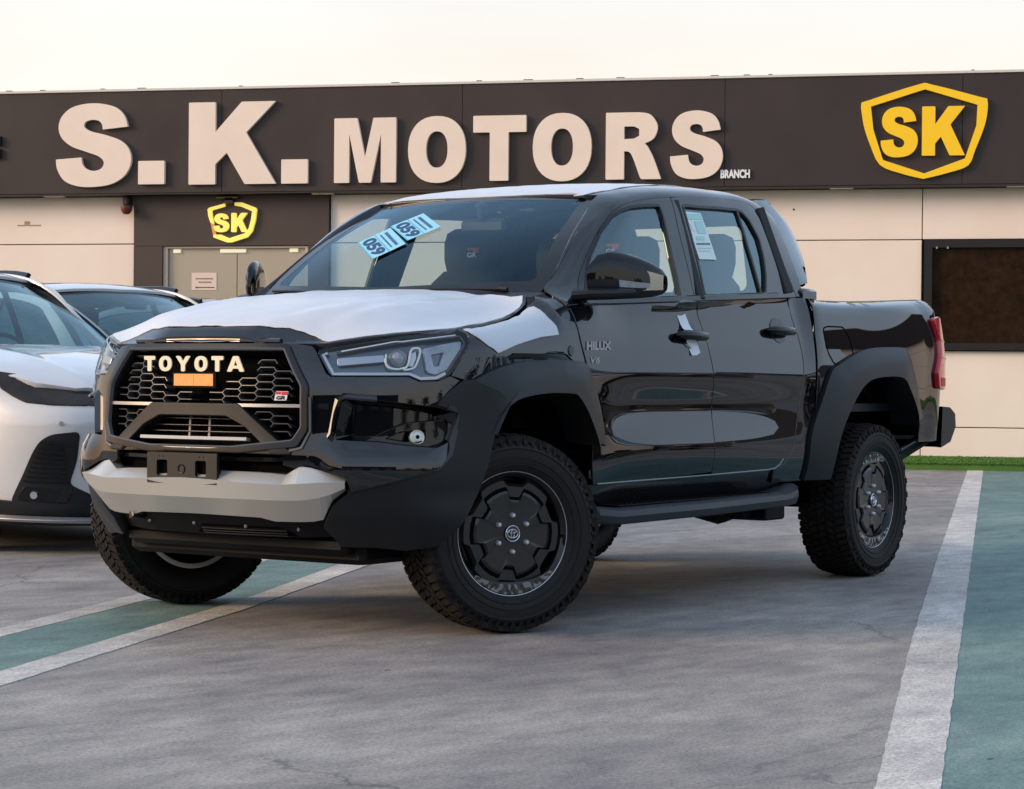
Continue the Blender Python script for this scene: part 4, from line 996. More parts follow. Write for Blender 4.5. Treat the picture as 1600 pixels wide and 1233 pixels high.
f2 = panel('protective_film', 'film', houseS, [(-1.06,1.30),(-1.045,1.34)]+rf+[(-1.06,2.70),(-1.6,2.74),(-2.35,2.7),(-2.44,2.3),(-2.44,1.7),(-2.36,1.42),(-1.9,1.30),(-1.5,1.255),(-1.2,1.25)], [], .05, off=.0035, thick=.003, parent=TR, bev=.001, offf=crinkle)
f2['label'] = 'white protective film over the roof'
# --- windscreen and its black border
r2 = lambda p: Vector((-1.6, 0, .5))
panel('windscreen', 'windscreen_glass', wshield, [(-1,0),(-.5,0),(0,0),(.5,0),(1,0),(1,1),(0,1),(-1,1)], [], .10, gv=.10, thick=.004, parent=TR, ref=r2)
panel('windscreen_border', 'gloss_black', wshield, [(-1.02,-.02),(0,-.03),(1.02,-.02),(1.03,1.02),(0,1.03),(-1.03,1.02)], [rnd([(-.93,.07),(0,.045),(.93,.07),(.935,.955),(0,.965),(-.935,.955)], .04)], .10, off=.001, thick=.004, parent=TR, ref=r2)
cw = lambda a: [(-.19-.10*abs(a)**2, .76*a, 1.318-.02*a*a), (-.27-.11*abs(a)**2, .76*a, 1.314), (-.33-.145*abs(a)**2.2, .75*a, 1.338)]
loft('cowl', 'matte_black', [[cw(-1+j/10)[i] for j in range(21)] for i in range(3)], TR)
for y0, y1, xx in ((-.66, -.30, -.26), (.05, .60, -.30)):
    k = MB(); a, b = Vector(wshield(y0/.735, .012)), Vector(wshield(y1/.735, .0)); k.tube([a+Vector((.01,0,.004)), (a+b)/2+Vector((.012,0,.006)), b+Vector((.014,0,.0))], .006, 6); k.tube([b+Vector((.02,0,.0)), b+Vector((.014,-.05,.004))], .008, 6)
    k.out('wiper', 'matte_black', TR)
# --- front cover
gin = [(.396,1.072),(.480,.938),(.484,.786),(.452,.736),(.20,.708)]
gout = [(.408,1.090),(.502,.942),(.506,.776),(.470,.716),(.22,.690)]
H = T['headlight']; FR = T['frame_r']; PK = T['pocket']
cover = [(0,1.098),(.30,1.096),(.428,1.094),(.500,1.086),(.516,1.073)]+[(.566,.986),(.586,.972),(.880,.974),(.925,.956),(1.003,.959),(1.056,.978),(1.100,.962)]
cover += [(1.052,.928),(.997,.878)]+[(1.043,.864),(1.088,.846),(1.074,.796),(1.038,.691),(.985,.641),(.831,.600),(.672,.562),(.655,.604),(.56,.640),(.50,.652),(.455,.64),(.415,.650),(.415,.688),(.20,.693),(0,.694)]
cov_full = cover+[(-p[0], p[1]) for p in reversed(cover[1:-1])]
pk = rnd([(.627,.900),(.775,.890),(.992,.866),(1.079,.850),(1.082,.796),(1.052,.738),(.985,.712),(.86,.722),(.76,.735),(.606,.742)], .012)
pkm = [(-p[0], p[1]) for p in pk]
gh = rnd([(.412,1.080),(.49,.938),(.495,.779),(.46,.729),(.2,.70)], .02); ghm = mirs(gh)
hole = [(.412,1.080),(.49,.938),(.495,.779),(.46,.729),(.2,.700)]
hole = rnd(hole+[(-p[0], p[1]) for p in reversed(hole)], .018)
panel('front_bumper', 'black_paint', SS, cov_full, [hole, pk, pkm], .02, off=0, thick=.03, parent=TR, bev=.005, offf=lambda u, v: .032*sstep(.775,.635,v)*sstep(.52,.66,abs(u))*sstep(1.10,.95,abs(u)))
fo = rnd(gout+[(-p[0], p[1]) for p in reversed(gout)], .012); fi = rnd(gin+[(-p[0], p[1]) for p in reversed(gin)], .010)
G = panel('grille_surround', 'gloss_black', SS, fo, [fi], .03, off=.016, thick=.075, parent=TR, bev=.006)
for q_ in (1, -1): sweep('outer_edge', 'edge_grey', SS, [(.512,.900),(.516,.775),(.486,.712),(.440,.700)], [(-.005,-.004),(-.004,.010),(.004,.010),(.006,-.004)], G, sd=q_)
sweep('lip_ridge', 'black_paint', hood, [(.790,-.30),(.801,-.15),(.804,0),(.801,.15),(.790,.30)], [(-.010,-.002),(-.004,.007),(.004,.007),(.010,-.002)], TR, ref=up)
sweep('nose_band', 'black_paint', SS, [(-.37,1.103),(0,1.106),(.37,1.103)], [(-.012,-.01),(-.010,.008),(-.002,.016),(.008,.013),(.012,-.01)], TR)
sweep('inner_edge', 'edge_grey', SS, fi, [(-.005,.0),(-.005,.014),(.000,.019),(.005,.014),(.005,.0)], G, closed=True)
panel('grille_backing', 'deep_black', SS, fo, [], .06, off=-.085, thick=.01, parent=TR)
HX = [(-.0032,-.070),(-.0032,-.028),(-.0014,-.023),(.0014,-.023),(.0032,-.028),(.0032,-.070)]
mb = MB(); P_ = .075; hh = .0285; a_, b_ = .0445, .0305
fi_s = [(p[0]*.985, .905+(p[1]-.905)*.985) for p in fi]
trap_o = [(.205,.867),(.345,.757),(.43,.69),(-.43,.69),(-.345,.757),(-.205,.867)]
def okc(c, z):
    if not pip(c, z, fi_s) or pip(c, z, trap_o): return False
    if abs(z-.866) < .012 and abs(c) > .18: return False
    if z > .985 and -.25 < c < .25: return False
    if z > .925 and abs(c) < .12: return False
    if z > .87 and -.02 < c < .05: return False
    return True
for i in range(-7, 8):
    for j in range(0, 16):
        c, z = i*P_+.012, .715+j*hh+(hh/2 if i % 2 else 0)
        pts = [(c-a_, z), (c-b_, z+hh/2), (c+b_, z+hh/2), (c+a_, z)]
        pts = [p for p in pts]
        if all(okc(*p) for p in pts): sweep('grille_bar', 'grille_bar', SS, pts, HX, G, g=.08, sharp=30)
        elif okc(*pts[1]) and okc(*pts[2]): sweep('grille_bar', 'grille_bar', SS, pts[1:3] if not (okc(*pts[0]) or okc(*pts[3])) else (pts[0:3] if okc(*pts[0]) else pts[1:4]), HX, G, g=.08, sharp=30)
for sd in (1, -1):
    sweep('grille_strip', 'satin_metal', SS, [(.205,.866),(.478,.866)], [(-.006,-.03),(-.006,.004),(.006,.004),(.006,-.03)], G, sd=sd)
sweep('lower_strip', 'strip_grey', SS, [(-.262,.740),(.262,.740)], [(-.006,-.02),(-.006,.01),(.006,.01),(.006,-.02)], G)
tp = [(-.214,.868),(.214,.868),(.362,.757),(.45,.690),(.372,.690),(.318,.737),(.252,.790),(.165,.828)]
tp = tp[:2]+tp[2:]+[(-.165,.828),(-.252,.790),(-.318,.737),(-.372,.690),(-.45,.690),(-.362,.757)]
panel('guard_bar', 'grille_plastic', SS, rnd(tp, .012), [], .03, off=.012, thick=.06, parent=G, bev=.008)
mb = MB()
for z in (.815, .79, .768): sweep('x', None, SS, [(-.25,z),(.25,z)], bar(.003,.01,-.05), mb=mb, g=.1)
for s in (-.06, .04): sweep('x', None, SS, [(s,.74),(s,.83)], bar(.012,.01,-.06), mb=mb)
mb.out('lower_louvre', 'grille_bar', G)
# letters on the grille
Mg = Matrix(((0,0,1,.848),(1,0,0,0),(0,1,0,0),(0,0,0,1)))
for ch, a, b in (('T',-.254,-.192),('O',-.178,-.108),('Y',-.094,-.014),('O',.000,.070),('T',.084,.148),('A',.160,.250)):
    glyph('badge_letter', ch, a+.002, .990, b-a-.006, .058, Mg, 'letter_cream_small', .005, G, .005)
for ch, a, b in (): pass
pl = empty('x') if False else None
plate('badge_plate', 'gloss_black', rnd([(-.108,.928),(.108,.928),(.108,.988),(-.108,.988)], .004), -.01, .004, Mg, G)
plate('amber_film', 'amber_film', [(-.098,.936),(-.001,.936),(-.001,.981),(-.098,.981)], .004, .007, Mg, G); plate('amber_film', 'amber_film', [(.001,.936),(.096,.936),(.096,.981),(.001,.981)], .004, .0075, Mg, G)
k = MB(); k.rev([(0,.006),(.004,.005),(.006,0)], 12, 'x', (.846,.012,1.02)); k.out('camera_dot', 'gloss_black', G)
M = frame_on(SS, .392, .902, off=-.014)
bd = plate('maker_badge', 'white_decal', rnd([(-.026,-.016),(.022,-.016),(.030,.018),(-.020,.018)], .003), 0, .006, M, G)
plate('badge_red', 'red_mark', [(.002,.004),(.0265,.004),(.0285,.0165),(.004,.0165)], .0062, .0072, M, bd); plate('badge_red', 'red_mark', [(-.021,.006),(-.001,.006),(.001,.0165),(-.019,.0165)], .0062, .0072, M, bd)
text('badge_text', 'GR', .018, M @ Matrix.Translation((0,-.006,.007)), 'gloss_black', bd, w=.036, bold=.0008, extrude=.0006, shear=.25)
# --- slot and skid plate
panel('lower_air_slot', 'deep_black', SS, [(-.46,.60),(.46,.60),(.44,.70),(-.44,.70)], [], .08, off=-.06, thick=.01, parent=TR)
sweep('slot_lip', 'gloss_black', SS, [(-.41,.668),(0,.665),(.41,.668)], bar(.018,.02,-.05), TR)
ss = [0,.15,.3,.36,.425,.478,.52,.56,.60,.650]
zA = [.622,.621,.619,.617,.612,.645,.640,.630,.617,.602]
zB = [.588,.586,.582,.580,.578,.582,.585,.588,.588,.588]
zC = [.520,.520,.520,.519,.519,.520,.524,.532,.545,.568]
zD = [.455,.453,.450,.437,.437,.438,.440,.448,.520,.560]
def row(z, o, ext=0.0):
    f = lambda q: next((z[i]+(z[i+1]-z[i])*(q-ss[i])/(ss[i+1]-ss[i]) for i in range(len(ss)-1) if q <= ss[i+1]+1e-9), z[-1]); xs_ = dens([(s, 0) for s in ss], .02, False); r = [SS(s, f(s), o+ext) for s, _ in xs_]
    return [(p[0], -p[1], p[2]) for p in reversed(r[1:])]+r
oB = .045
SK = loft('skid_plate', 'silver_paint', [row([z-.03 for z in zA], -.05), row(zA, -.045), row(zA, -.005), row([z+.000 for z in zB], oB), row(zC, .040), row(zD, .005), row([z+.01 for z in zD], -.06)], TR, sharp=11)
PM = Matrix(((0,0,1,.905),(1,0,0,-.012),(0,1,0,.627),(0,0,0,1)))
hol = [rnd([(x-.027,-.030),(x+.027,-.030),(x+.027,.030),(x-.027,.030)], .010) for x in (-.098, .094)]
sm = [[(x+.003*math.cos(q), .043+.003*math.sin(q)) for q in [i*PI/3 for i in range(6)]] for x in (-.112,-.092,.088,.108)]
PB = plate('plate_bracket', 'grille_plastic', rnd([(-.173,-.058),(.173,-.058),(.173,.058),(-.173,.058)], .004), -.014, 0, PM, TR, holes=hol+sm)
k = MB(); k.rev([(0,-.004),(.012,-.003),(.014,.003),(.017,.004),(.018,0)], 18, 'x', (.905,-.012,.625)); k.out('centre_boss', 'grille_plastic', PB)
plate('bracket_back', 'deep_black', [(-.165,-.05),(.165,-.05),(.165,.05),(-.165,.05)], -.03, -.02, PM, PB)
# --- lower bumper
lb = [(0,.615),(.60,.615),(.66,.57),(.70,.56),(.74,.40),(.70,.365),(.40,.352),(0,.350)]
lb = lb+[(-p[0], p[1]) for p in reversed(lb[1:-1])]
panel('lower_bumper', 'lower_black', SS, lb, [], .06, off=-.03, thick=.03, parent=TR)
panel('lower_vent', 'deep_black', SS, [(-.04,.392),(.34,.392),(.42,.36),(-.08,.36)], [], .1, off=-.027, thick=.02, parent=TR)
mb = MB()
for z in (.385, .375, .366): sweep('x', None, SS, [(-.04,z),(.38,z)], bar(.003,.01,-.027), mb=mb, g=.1)
mb.out('vent_bars', 'matte_black', TR)
k = MB()
for s, z in T['bolts']+[(-.34,.39)]:
    M = frame_on(SS, s, z+.005, off=-.028); kk = MB(); kk.rev([(0,.008),(.005,.007),(.0075,.0)], 10, 'z'); k.addm([tuple(M @ Vector(v)) for v in kk.v], [tuple(reversed(f)) for f in kk.f])
k.out('bolt', 'satin_metal', TR)
k = MB(); k.tube([(.72,-.36,.50),(.79,-.37,.47),(.80,-.36,.43),(.74,-.35,.42)], .012, 8); k.out('tow_hook', 'dark_metal', TR)
SEAM = T['seam_corner']; FL = T['fl_lip']
for sd in (1, -1):
    # matte corner cladding running from the skid tip round to the wheel arch
    cl = [(.672,.600),(.690,.560),(.831,.597),(.987,.639),(1.040,.689),(1.076,.796),(1.090,.846),(1.043,.861),(.993,.873),(1.052,.925),(1.103,.959),(1.150,.963),(1.272,.918),(1.307,.871),(1.256,.829),(1.232,.762),(1.205,.66),(1.165,.55),(1.10,.44),(1.03,.365),(.90,.345),(.62,.350),(.56,.42),(.60,.50),(.655,.545)]
    panel('corner_cladding', 'matte_black', shell, cl, [], .03, off=.010, thick=.04, parent=TR, sd=sd, bev=.006, offf=lambda u, v: .045*sstep(1.02, 1.30, u)+.022*sstep(.56,.42,v)*sstep(.75,1.0,u))
    # raised frame round the fog pocket
    sweep('pocket_ridge', 'black_paint', shell, [(.760,.893),(.640,.902),(.618,.888),(.596,.765),(.586,.745)], [(.015,-.01),(.014,.0),(-.003,.019),(-.010,.017),(-.013,-.01)], TR, sd=sd)
    sweep('pocket_frame', 'frame_grey', shell, [(1.035,.866),(1.060,.861),(1.092,.846),(1.078,.796),(1.042,.690),(.99,.640),(.833,.600),(.672,.561)], [(-.012,-.02),(-.013,.004),(-.006,.015),(.010,.013),(.014,-.01)], TR, sd=sd)
    # glossy pocket
    n = len(pk); c = Vector((.86,.80)); inner = [tuple(c+(Vector(p)-c)*.80) for p in pk]; deep = [tuple(c+(Vector(p)-c)*.74) for p in pk]
    rows = [[shell(*p) for p in pk], [shell(p[0], p[1], -.045) for p in inner], [shell(p[0], p[1], -.075) for p in deep]]
    PO = loft('fog_pocket', 'gloss_black', rows, TR, sd, closed_u=True, sharp=40, flip=True)
    panel('pocket_back', 'gloss_black', shell, deep, [], .04, off=-.074, thick=.004, parent=PO, sd=sd)
    panel('fog_blade', 'gloss_black', shell, rnd([(.72,.742),(.80,.778),(.888,.806),(1.040,.816),(1.055,.770),(1.02,.735),(.96,.722),(.85,.728)], .010), [rnd([(.79,.750),(.85,.776),(.955,.786),(.955,.745),(.90,.736),(.86,.738)], .006)], .03, off=-.018, thick=.03, parent=PO, sd=sd, bev=.006)
    M = frame_on(shell, .920, .756, off=-.022); kk = MB(); kk.rev([(0,.004),(.012,.006),(.022,.0),(.026,.008),(.028,.0),(.027,-.02)], 22, 'z')
    mk('fog_light', [tuple(M @ Vector(v)) for v in kk.v], [tuple(reversed(f)) for f in kk.f], 'lamp_lit', PO, sd=sd)
    kk = MB(); kk.rev([(0,.009),(.006,.008),(.008,.005)], 12, 'z'); mk('fog_bulb', [tuple(M @ Vector(v)) for v in kk.v], [tuple(reversed(f)) for f in kk.f], 'deep_black', PO, sd=sd)
    # headlight
    HL = panel('headlight', 'lamp_bucket', shell, rnd(H, .008), [], .03, off=-.035, thick=.012, parent=TR, sd=sd)
    sweep('bezel', 'chrome', shell, rnd([H[0],H[1]]+[(H[12][0], H[12][1])]+[H[13]], .006), [(-.004,-.03),(-.004,-.004),(.004,-.004),(.004,-.03)], HL, sd=sd, closed=True) if False else None
    sweep('bezel', 'satin_metal', shell, [(.565,1.066),(.548,1.060),(.594,.988),(.890,.990),(.934,.972),(1.0,.974),(1.044,.992)], bar(.014,.016,-.030), HL, sd=sd)
    sweep('bezel', 'dark_metal', shell, [(.60,1.066),(.845,1.108),(1.039,1.132),(1.150,1.146),(1.152,1.113),(1.105,1.056),(1.05,.995)], bar(.010,.014,-.030), HL, sd=sd)
    panel('reflector', 'satin_metal', shell, rnd([(.606,1.046),(.79,1.060),(.792,1.036),(.61,1.020)], .006), [], .04, off=-.014, thick=.012, parent=HL, sd=sd)
    sweep('daytime_lamp', 'lamp_lit', shell, rnd(catm([(.800,1.060),(.797,1.030),(.812,1.011),(.845,1.006),(.872,1.012)], 4), .001), bar(.007,.012,-.018), HL, sd=sd, g=.01)
    sweep('daytime_lamp', 'lamp_lit', shell, rnd(catm([(.868,1.004),(.886,1.025),(.900,1.074),(.916,1.084),(.938,1.080),(.930,1.05),(.912,1.016),(.892,1.006)], 3, True), .001), bar(.007,.014,-.018), HL, sd=sd, closed=True, g=.01)
    panel('daytime_lens', 'reflect_white', shell, [(.892,1.02),(.906,1.068),(.922,1.074),(.920,1.05),(.905,1.02)], [], .02, off=-.015, thick=.008, parent=HL, sd=sd)
    M = frame_on(shell, .850, 1.052, off=-.024); kk = MB(); kk.rev([(0,.014),(.014,.011),(.023,.003),(.026,-.004),(.032,.0),(.036,-.012)], 22, 'z')
    mk('projector', [tuple(M @ Vector(v)) for v in kk.v], [tuple(reversed(f)) for f in kk.f], 'lens_grey', HL, sd=sd)
    panel('side_reflector', 'lens_grey', shell, rnd([(.955,1.085),(1.052,1.107),(1.140,1.122),(1.120,1.075),(1.06,1.01),(1.0,.988),(.965,.998)], .01), [rnd([(.985,1.065),(1.05,1.075),(1.025,1.02),(.995,1.015)], .006)], .03, off=-.020, thick=.012, parent=HL, sd=sd, bev=.004)
    sweep('light_guide', 'reflect_white', shell, [(.62,1.072),(.845,1.112),(1.03,1.134),(1.13,1.146)], bar(.005,.008,-.02), HL, sd=sd)
    panel('lens', 'lamp_glass', shell, rnd(H, .010), [], .04, off=.004, thick=.006, parent=HL, sd=sd, bev=.004)
    # fender
    ft = [(s, _ze(S0-s)-.0045) for s in [1.182+.05*i for i in range(15)]]
    fe_ = [(1.176,1.150),(1.178,1.160)]+ft+[(1.868,1.27),(1.870,1.204),(1.882,1.132),(1.916,1.056),(1.93,1.02)]+[(1.90,.93),(1.78,.96),(1.65,.965),(1.45,.945),(1.34,.90),(1.28,.90),(1.155,.955),(1.112,.970),(1.062,.982),(1.122,1.054),(1.170,1.113)]
    FN = panel('front_fender', 'black_paint', shell, fe_, [], .02, off=0, thick=.015, parent=TR, sd=sd)
    ff = T['fenderfilm']; fl_ = [(1.183,1.158),(1.193,1.139),(1.249,1.097),(1.301,1.069),(1.380,1.090),(1.454,1.107),(1.612,1.135),(1.729,1.146),(1.728,1.18),(1.712,1.211),(1.716,1.256)]+[(s, _ze(S0-s)-.006) for s in (1.70,1.6,1.5,1.4,1.3,1.22)]
    f3 = panel('protective_film', 'film', shell, [(a+rg.uniform(-.003,.003), b) for a, b in dens(fl_, .05)], [], .02, off=.0042, thick=.0035, parent=TR, sd=sd, bev=.001, offf=crinkle); f3['label'] = 'white protective film on the front fender'
    # flares
    def flare(o, c, l, name):
        N = 56; f = lambda P, off, dx=0: resamp([shell(p[0], p[1], off) for p in catm(P, 5)], N)
        O0, O1, Cc, L1 = f(o, -.012), f(o, .016), f(c, .055), f(l, .060)
        mid = [a.lerp(b, .5)+Vector((0, .010, 0)) for a, b in zip(O1, Cc)]
        cx = sum(p.x for p in L1)/N; R0 = [Vector((p.x+(cx-p.x)*-.02, p.y-.03, p.z+.004)) for p in L1]; R1 = [Vector((p.x, p.y-.16, p.z+.015)) for p in L1]
        return loft(name, 'matte_black', [O0, O1, mid, Cc, L1, R0, R1], TR, sd, sharp=24)
    fo_ = T['fl_outer']+[(2.066,.66)]; fc_ = T['fl_crease']+[(1.972,.66)]; fl2 = T['fl_lip']+[(1.955,.64)]
    flare(T['fl_outer'], T['fl_crease'], T['fl_lip'], 'front_flare')
    flare([(3.93,.50),(3.945,.62)]+T['rf_outer'], [(4.10,.50),(4.12,.64)]+T['rf_crease'], [(4.14,.50),(4.17,.66)]+T['rf_lip'], 'rear_flare')
    for xc in (.0, -3.16):
        k = MB(); vs = []; nn = 18
        rows = [[(xc+.455*math.cos(PI*i/nn), y, .38+.56*math.sin(PI*i/nn)) for i in range(nn+1)] for y in (.82, .38)]
        rows.append([(xc+.02*math.cos(PI*i/nn), .37, .40+.02*math.sin(PI*i/nn)) for i in range(nn+1)])
        loft('wheel_well', 'deep_black', rows, TR, sd)
    # doors
    de = T['door_f_edge']; dB = T['doorB']; dr = T['door_r_edge']
    bt = lambda s: zb_belt(S0-s)-.010
    ftop = [(1.885,1.255),(1.93,bt(1.93))]+[(s, bt(s)) for s in (2.1,2.3,2.5,2.7,2.85)]+[(2.905,bt(2.905))]
    dd = [(a-.004, b) for a, b in catm([(2.918,1.263),(2.955,1.176),(2.976,1.089),(3.000,.98),(3.011,.87),(3.013,.568)], 4)]
    fdo = [(a+.006, b) for a, b in reversed(catm(de[:-1], 4))]
    FD = panel('front_door', 'black_paint', shell, ftop+dd+[(2.6,.556),(2.3,.550),(2.012,.547)]+fdo, [], .03, off=0, thick=.02, parent=TR, sd=sd)
    rtop = [(s, bt(s)) for s in (2.925,3.1,3.3,3.5,3.7,3.83)]
    rd = catm(dr[1:], 4)
    RD = panel('rear_door', 'black_paint', shell, rtop+[(3.842,1.31)]+[(a-.004, b) for a, b in rd]+[(3.55,.566),(3.3,.562),(3.021,.560)]+list(reversed([(a+.008, b) for a, b in dd])), [], .03, off=0, thick=.02, parent=TR, sd=sd)
    panel('cab_corner', 'black_paint', shell, [(3.856,1.36),(3.999,1.368),(3.999,.50),(3.62,.50),(3.62,.560)]+[(a+.006, b) for a, b in reversed(rd)]+[(3.850,1.31)], [], .04, off=0, thick=.02, parent=TR, sd=sd)
    panel('rocker', 'gloss_black', shell, [(1.99,.540),(2.6,.549),(3.63,.558),(3.72,.50),(3.72,.40),(1.97,.40)], [], .06, off=-.012, thick=.03, parent=TR, sd=sd)
    sweep('sill_highlight', 'satin_metal', shell, [(2.04,.548),(3.0,.556),(3.56,.563),(3.62,.568),(3.66,.585),(3.69,.61)], bar(.005,.004,.001), TR, sd=sd)  # bright metal line stands in for the highlight on the doors' lower edge
    sweep('belt_trim', 'gloss_black', house, [(-.50,.012),(-.62,.010),(-1.4,.010),(-2.26,.012)], bar(.030,.014,-.002), TR, sd=sd)
    # bed side
    tb = [(s, _ze(max(-4.3, S0-s))-.003) for s in [4.045+.12*i for i in range(13)]]
    be = tb+[(5.55,1.405),(5.64,1.385),(5.71,1.345),(5.75,1.29),(5.78,1.2),(5.80,1.0),(5.80,.66),(5.25,.66),(5.25,.74)]+[(5.16,.86),(5.02,1.07),(4.86,1.09),(4.6,1.085),(4.40,1.05),(4.22,.98),(4.12,.84),(4.07,.60),(4.02,.50),(4.02,1.0),(4.022,1.2)]
    BS = panel('bed_side', 'black_paint', shell, be, [], .035, off=0, thick=.02, parent=TR, sd=sd)
    BS_t = [shell(s, z) for s, z in tb]+[shell(5.55,1.405), shell(5.64,1.385)]
    loft('bed_rail', 'matte_black', [[(p[0], p[1], p[2]-.001) for p in BS_t], [(p[0], p[1]-.035, p[2]+.006) for p in BS_t], [(p[0], p[1]-.06, p[2]-.002) for p in BS_t], [(p[0], p[1]-.065, .85) for p in BS_t]], TR, sd)
    fu = rnd(T['fuel'], .02); sweep('fuel_flap_gap', 'deep_black', shell, fu, [(-.0035,0),(-.0035,.0015),(.0035,.0015),(.0035,0)], BS, sd=sd, closed=True, g=.02) if sd > 0 else None
    tl = rnd([(5.42,1.30),(5.50,1.312),(5.62,1.29),(5.74,1.22),(5.78,1.12),(5.78,.98),(5.70,.93),(5.44,.94),(5.42,1.02),(5.47,1.12),(5.475,1.2)], .015)
    TL = panel('tail_light', 'red_lens', shell, tl, [], .03, off=.024, thick=.03, parent=TR, sd=sd, bev=.006)
    for z in (1.10, 1.19): sweep('lamp_rib', 'lens_grey', shell, [(5.47,z),(5.77,z-.02)], bar(.008,.004,.023), TL, sd=sd)
    panel('lamp_foot', 'red_mark', shell, rnd([(5.45,.995),(5.78,.99),(5.77,.945),(5.46,.95)], .006), [], .04, off=.026, thick=.01, parent=TL, sd=sd)
    # cab side above the belt
    oF, oR, bp_ = T['frame_outer_f'], T['frame_outer_r'], T['bpillar']
    seam = list(reversed([(-.500,.02)]+oF[0:1]))  # keeps the seam start
    wsE = [(-.412,.848),(-.529,.949),(-.722,1.085),(-.895,1.168),(-1.0,1.222),(-1.075,RT)]
    seamF = catm([(-.505,.0)]+oF[:-1]+[(-1.493,1.010)], 3); seamR = catm([(-1.493,1.010)]+oR[1:-1]+[(-2.474,.0)], 3)
    cs = [(-.395,.0),(-.39,.5)]+wsE+[(-1.4,RT),(-1.8,RT),(-2.2,RT),(-2.505,RT)]+[(-2.52,1.0),(-2.535,.7),(-2.545,.4),(-2.55,.0)]+[(a-.004, b+.004) for a, b in reversed(seamR)]+[(a+.003, b+.006) for a, b in reversed(seamF)]
    panel('cab_side', 'black_paint', house, cs, [], .035, off=0, thick=.02, parent=TR, sd=sd)
    A_ = [Vector(wshield(1.015, b/12)) for b in range(13)]; B_ = resamp([house(*p) for p in wsE], 13); C_ = [Vector(house(-.395, .3)).lerp(B_[0], 1)]
    loft('windscreen_pillar', 'black_paint', [[p+Vector((-.02,-.01,-.02)) for p in A_], A_, [a.lerp(b, .5)+Vector((.004,.003,.004)) for a, b in zip(A_, B_)], B_, [p+Vector((0,-.02,-.02)) for p in B_]], TR, sd, sharp=60)
    fw = rnd(T['fwin'], .015); rw = rnd(T['rwin'][:-1], .03)
    bpl = [(-1.489,1.002),(-1.455,.691),(-1.445,.381),(-1.439,.0)]
    panel('door_frame', 'black_paint', house, [(a-.003, b-.004) for a, b in seamF[:-1]]+[(a+.004, b-.004) for a, b in bpl], [fw], .035, off=0, thick=.02, parent=FD, sd=sd)
    panel('door_frame', 'black_paint', house, [(a-.004, b-.004) for a, b in reversed(bpl)]+[(a+.004, b-.004) for a, b in seamR[1:]], [rw], .035, off=0, thick=.02, parent=RD, sd=sd)
    for w_, nm, par in ((fw, 'front', FD), (rw, 'rear', RD)):
        sweep('window_seal', 'matte_black', house, w_, [(-.010,-.012),(-.010,.002),(.004,.002),(.006,-.012)], par, sd=sd, closed=True, g=.05)
        panel('window_glass', 'side_glass', house, w_, [], .09, off=-.010, thick=.003, parent=par, sd=sd)
    sweep('window_divider', 'matte_black', house, T['rwin_bar'], bar(.022,.010,-.010), RD, sd=sd, g=.05)
    sweep('pillar_cover', 'gloss_black', house, [(-1.425,.04),(-1.44,.4),(-1.455,.7),(-1.47,.93)], bar(.075,.004,-.001), FD, sd=sd) if False else None
    # mirror
    k = MB()
    secs = [(y-.03, x-.055, z, a*.96, b) for y, x, z, a, b in [(.912,-.485,1.375,.022,.040),(.922,-.495,1.383,.045,.070),(.945,-.525,1.392,.060,.094),(.975,-.575,1.395,.068,.100),(1.01,-.63,1.392,.074,.093),(1.04,-.68,1.386,.074,.083),(1.07,-.725,1.379,.066,.069),(1.092,-.76,1.373,.048,.052),(1.102,-.775,1.368,.025,.034)]]
    def mrow(y, x, z, a, b, q0, q1, n=14, e=1.0):
        return [(x+a*e*math.cos(q)*(1 if math.cos(q) > 0 else .8), y+.0*math.cos(q), z+b*e*math.copysign(abs(math.sin(q))**.85, math.sin(q))) for q in [q0+(q1-q0)*i/n for i in range(n+1)]]
    MI = loft('wing_mirror', 'gloss_black', [mrow(*s, -.12, PI+.12) for s in secs], TR, sd, sharp=60)
    loft('mirror_base', 'matte_black', [mrow(*s, PI+.12, 2*PI-.12, e=.97) for s in secs], MI, sd, sharp=60)
    loft('mirror_indicator', 'lens_grey', [mrow(s[0], s[1], s[2], s[3], s[4], -.42, -.12, n=3, e=1.03) for s in secs[4:]], MI, sd, sharp=60)
    loft('mirror_glass', 'chrome', [[(x-.078+.001*i, y+.01*j, z+.0) for j, (y, x, z, a, b) in enumerate([])] for i in range(0)] or [[(-.61,.955,1.33),(-.61,.955,1.45)],[(-.79,1.085,1.34),(-.79,1.085,1.40)]], MI, sd)
    k.tube([(-.50,.84,1.310),(-.515,.90,1.315),(-.58,.97,1.318),(-.66,1.02,1.325)], [.050,.044,.042,.03], 10, sq=.55); k.out('mirror_arm', 'matte_black', MI, sd=sd)
    panel('mirror_sail', 'matte_black', house, rnd([(-.535,.03),(-.575,.03),(-.655,.05),(-.70,.40),(-.715,.62),(-.66,.60),(-.59,.36)], .01), [], .05, off=.003, thick=.01, parent=MI, sd=sd)
    # handles
    for (sa, sb, zz, par) in ((2.672, 2.947, 1.165, FD), (3.535, 3.809, 1.205, RD)):
        sm_ = (sa+sb)/2; bowl = [(sm_+.075*math.cos(q), zz+.058*math.sin(q)) for q in [2*PI*i/22 for i in range(22)]]
        gp = [(-.120,.006),(-.112,.022),(-.08,.032),(0,.038),(.08,.036),(.110,.028),(.120,.010)]; k = MB(); k.tube([shell(sm_+a_s, zz, o_) for a_s, o_ in gp], [.006,.015,.021,.024,.022,.017,.006], 14, sq=1.0)
        HN = k.out('door_handle', 'gloss_black', par, sd=sd, sharp=70)
        panel('handle_bowl', 'gloss_black', shell, bowl, [], .02, off=.003, thick=.004, parent=HN, sd=sd, bev=.002)
        for q in (-.085, .085): 
            M = frame_on(shell, sm_+q, zz); kk = MB(); kk.box((0,0,.012), (.03,.022,.03), bev=.006); mk('handle_post', [tuple(M @ Vector(v)) for v in kk.v], kk.f, 'gloss_black', HN, sd=sd)
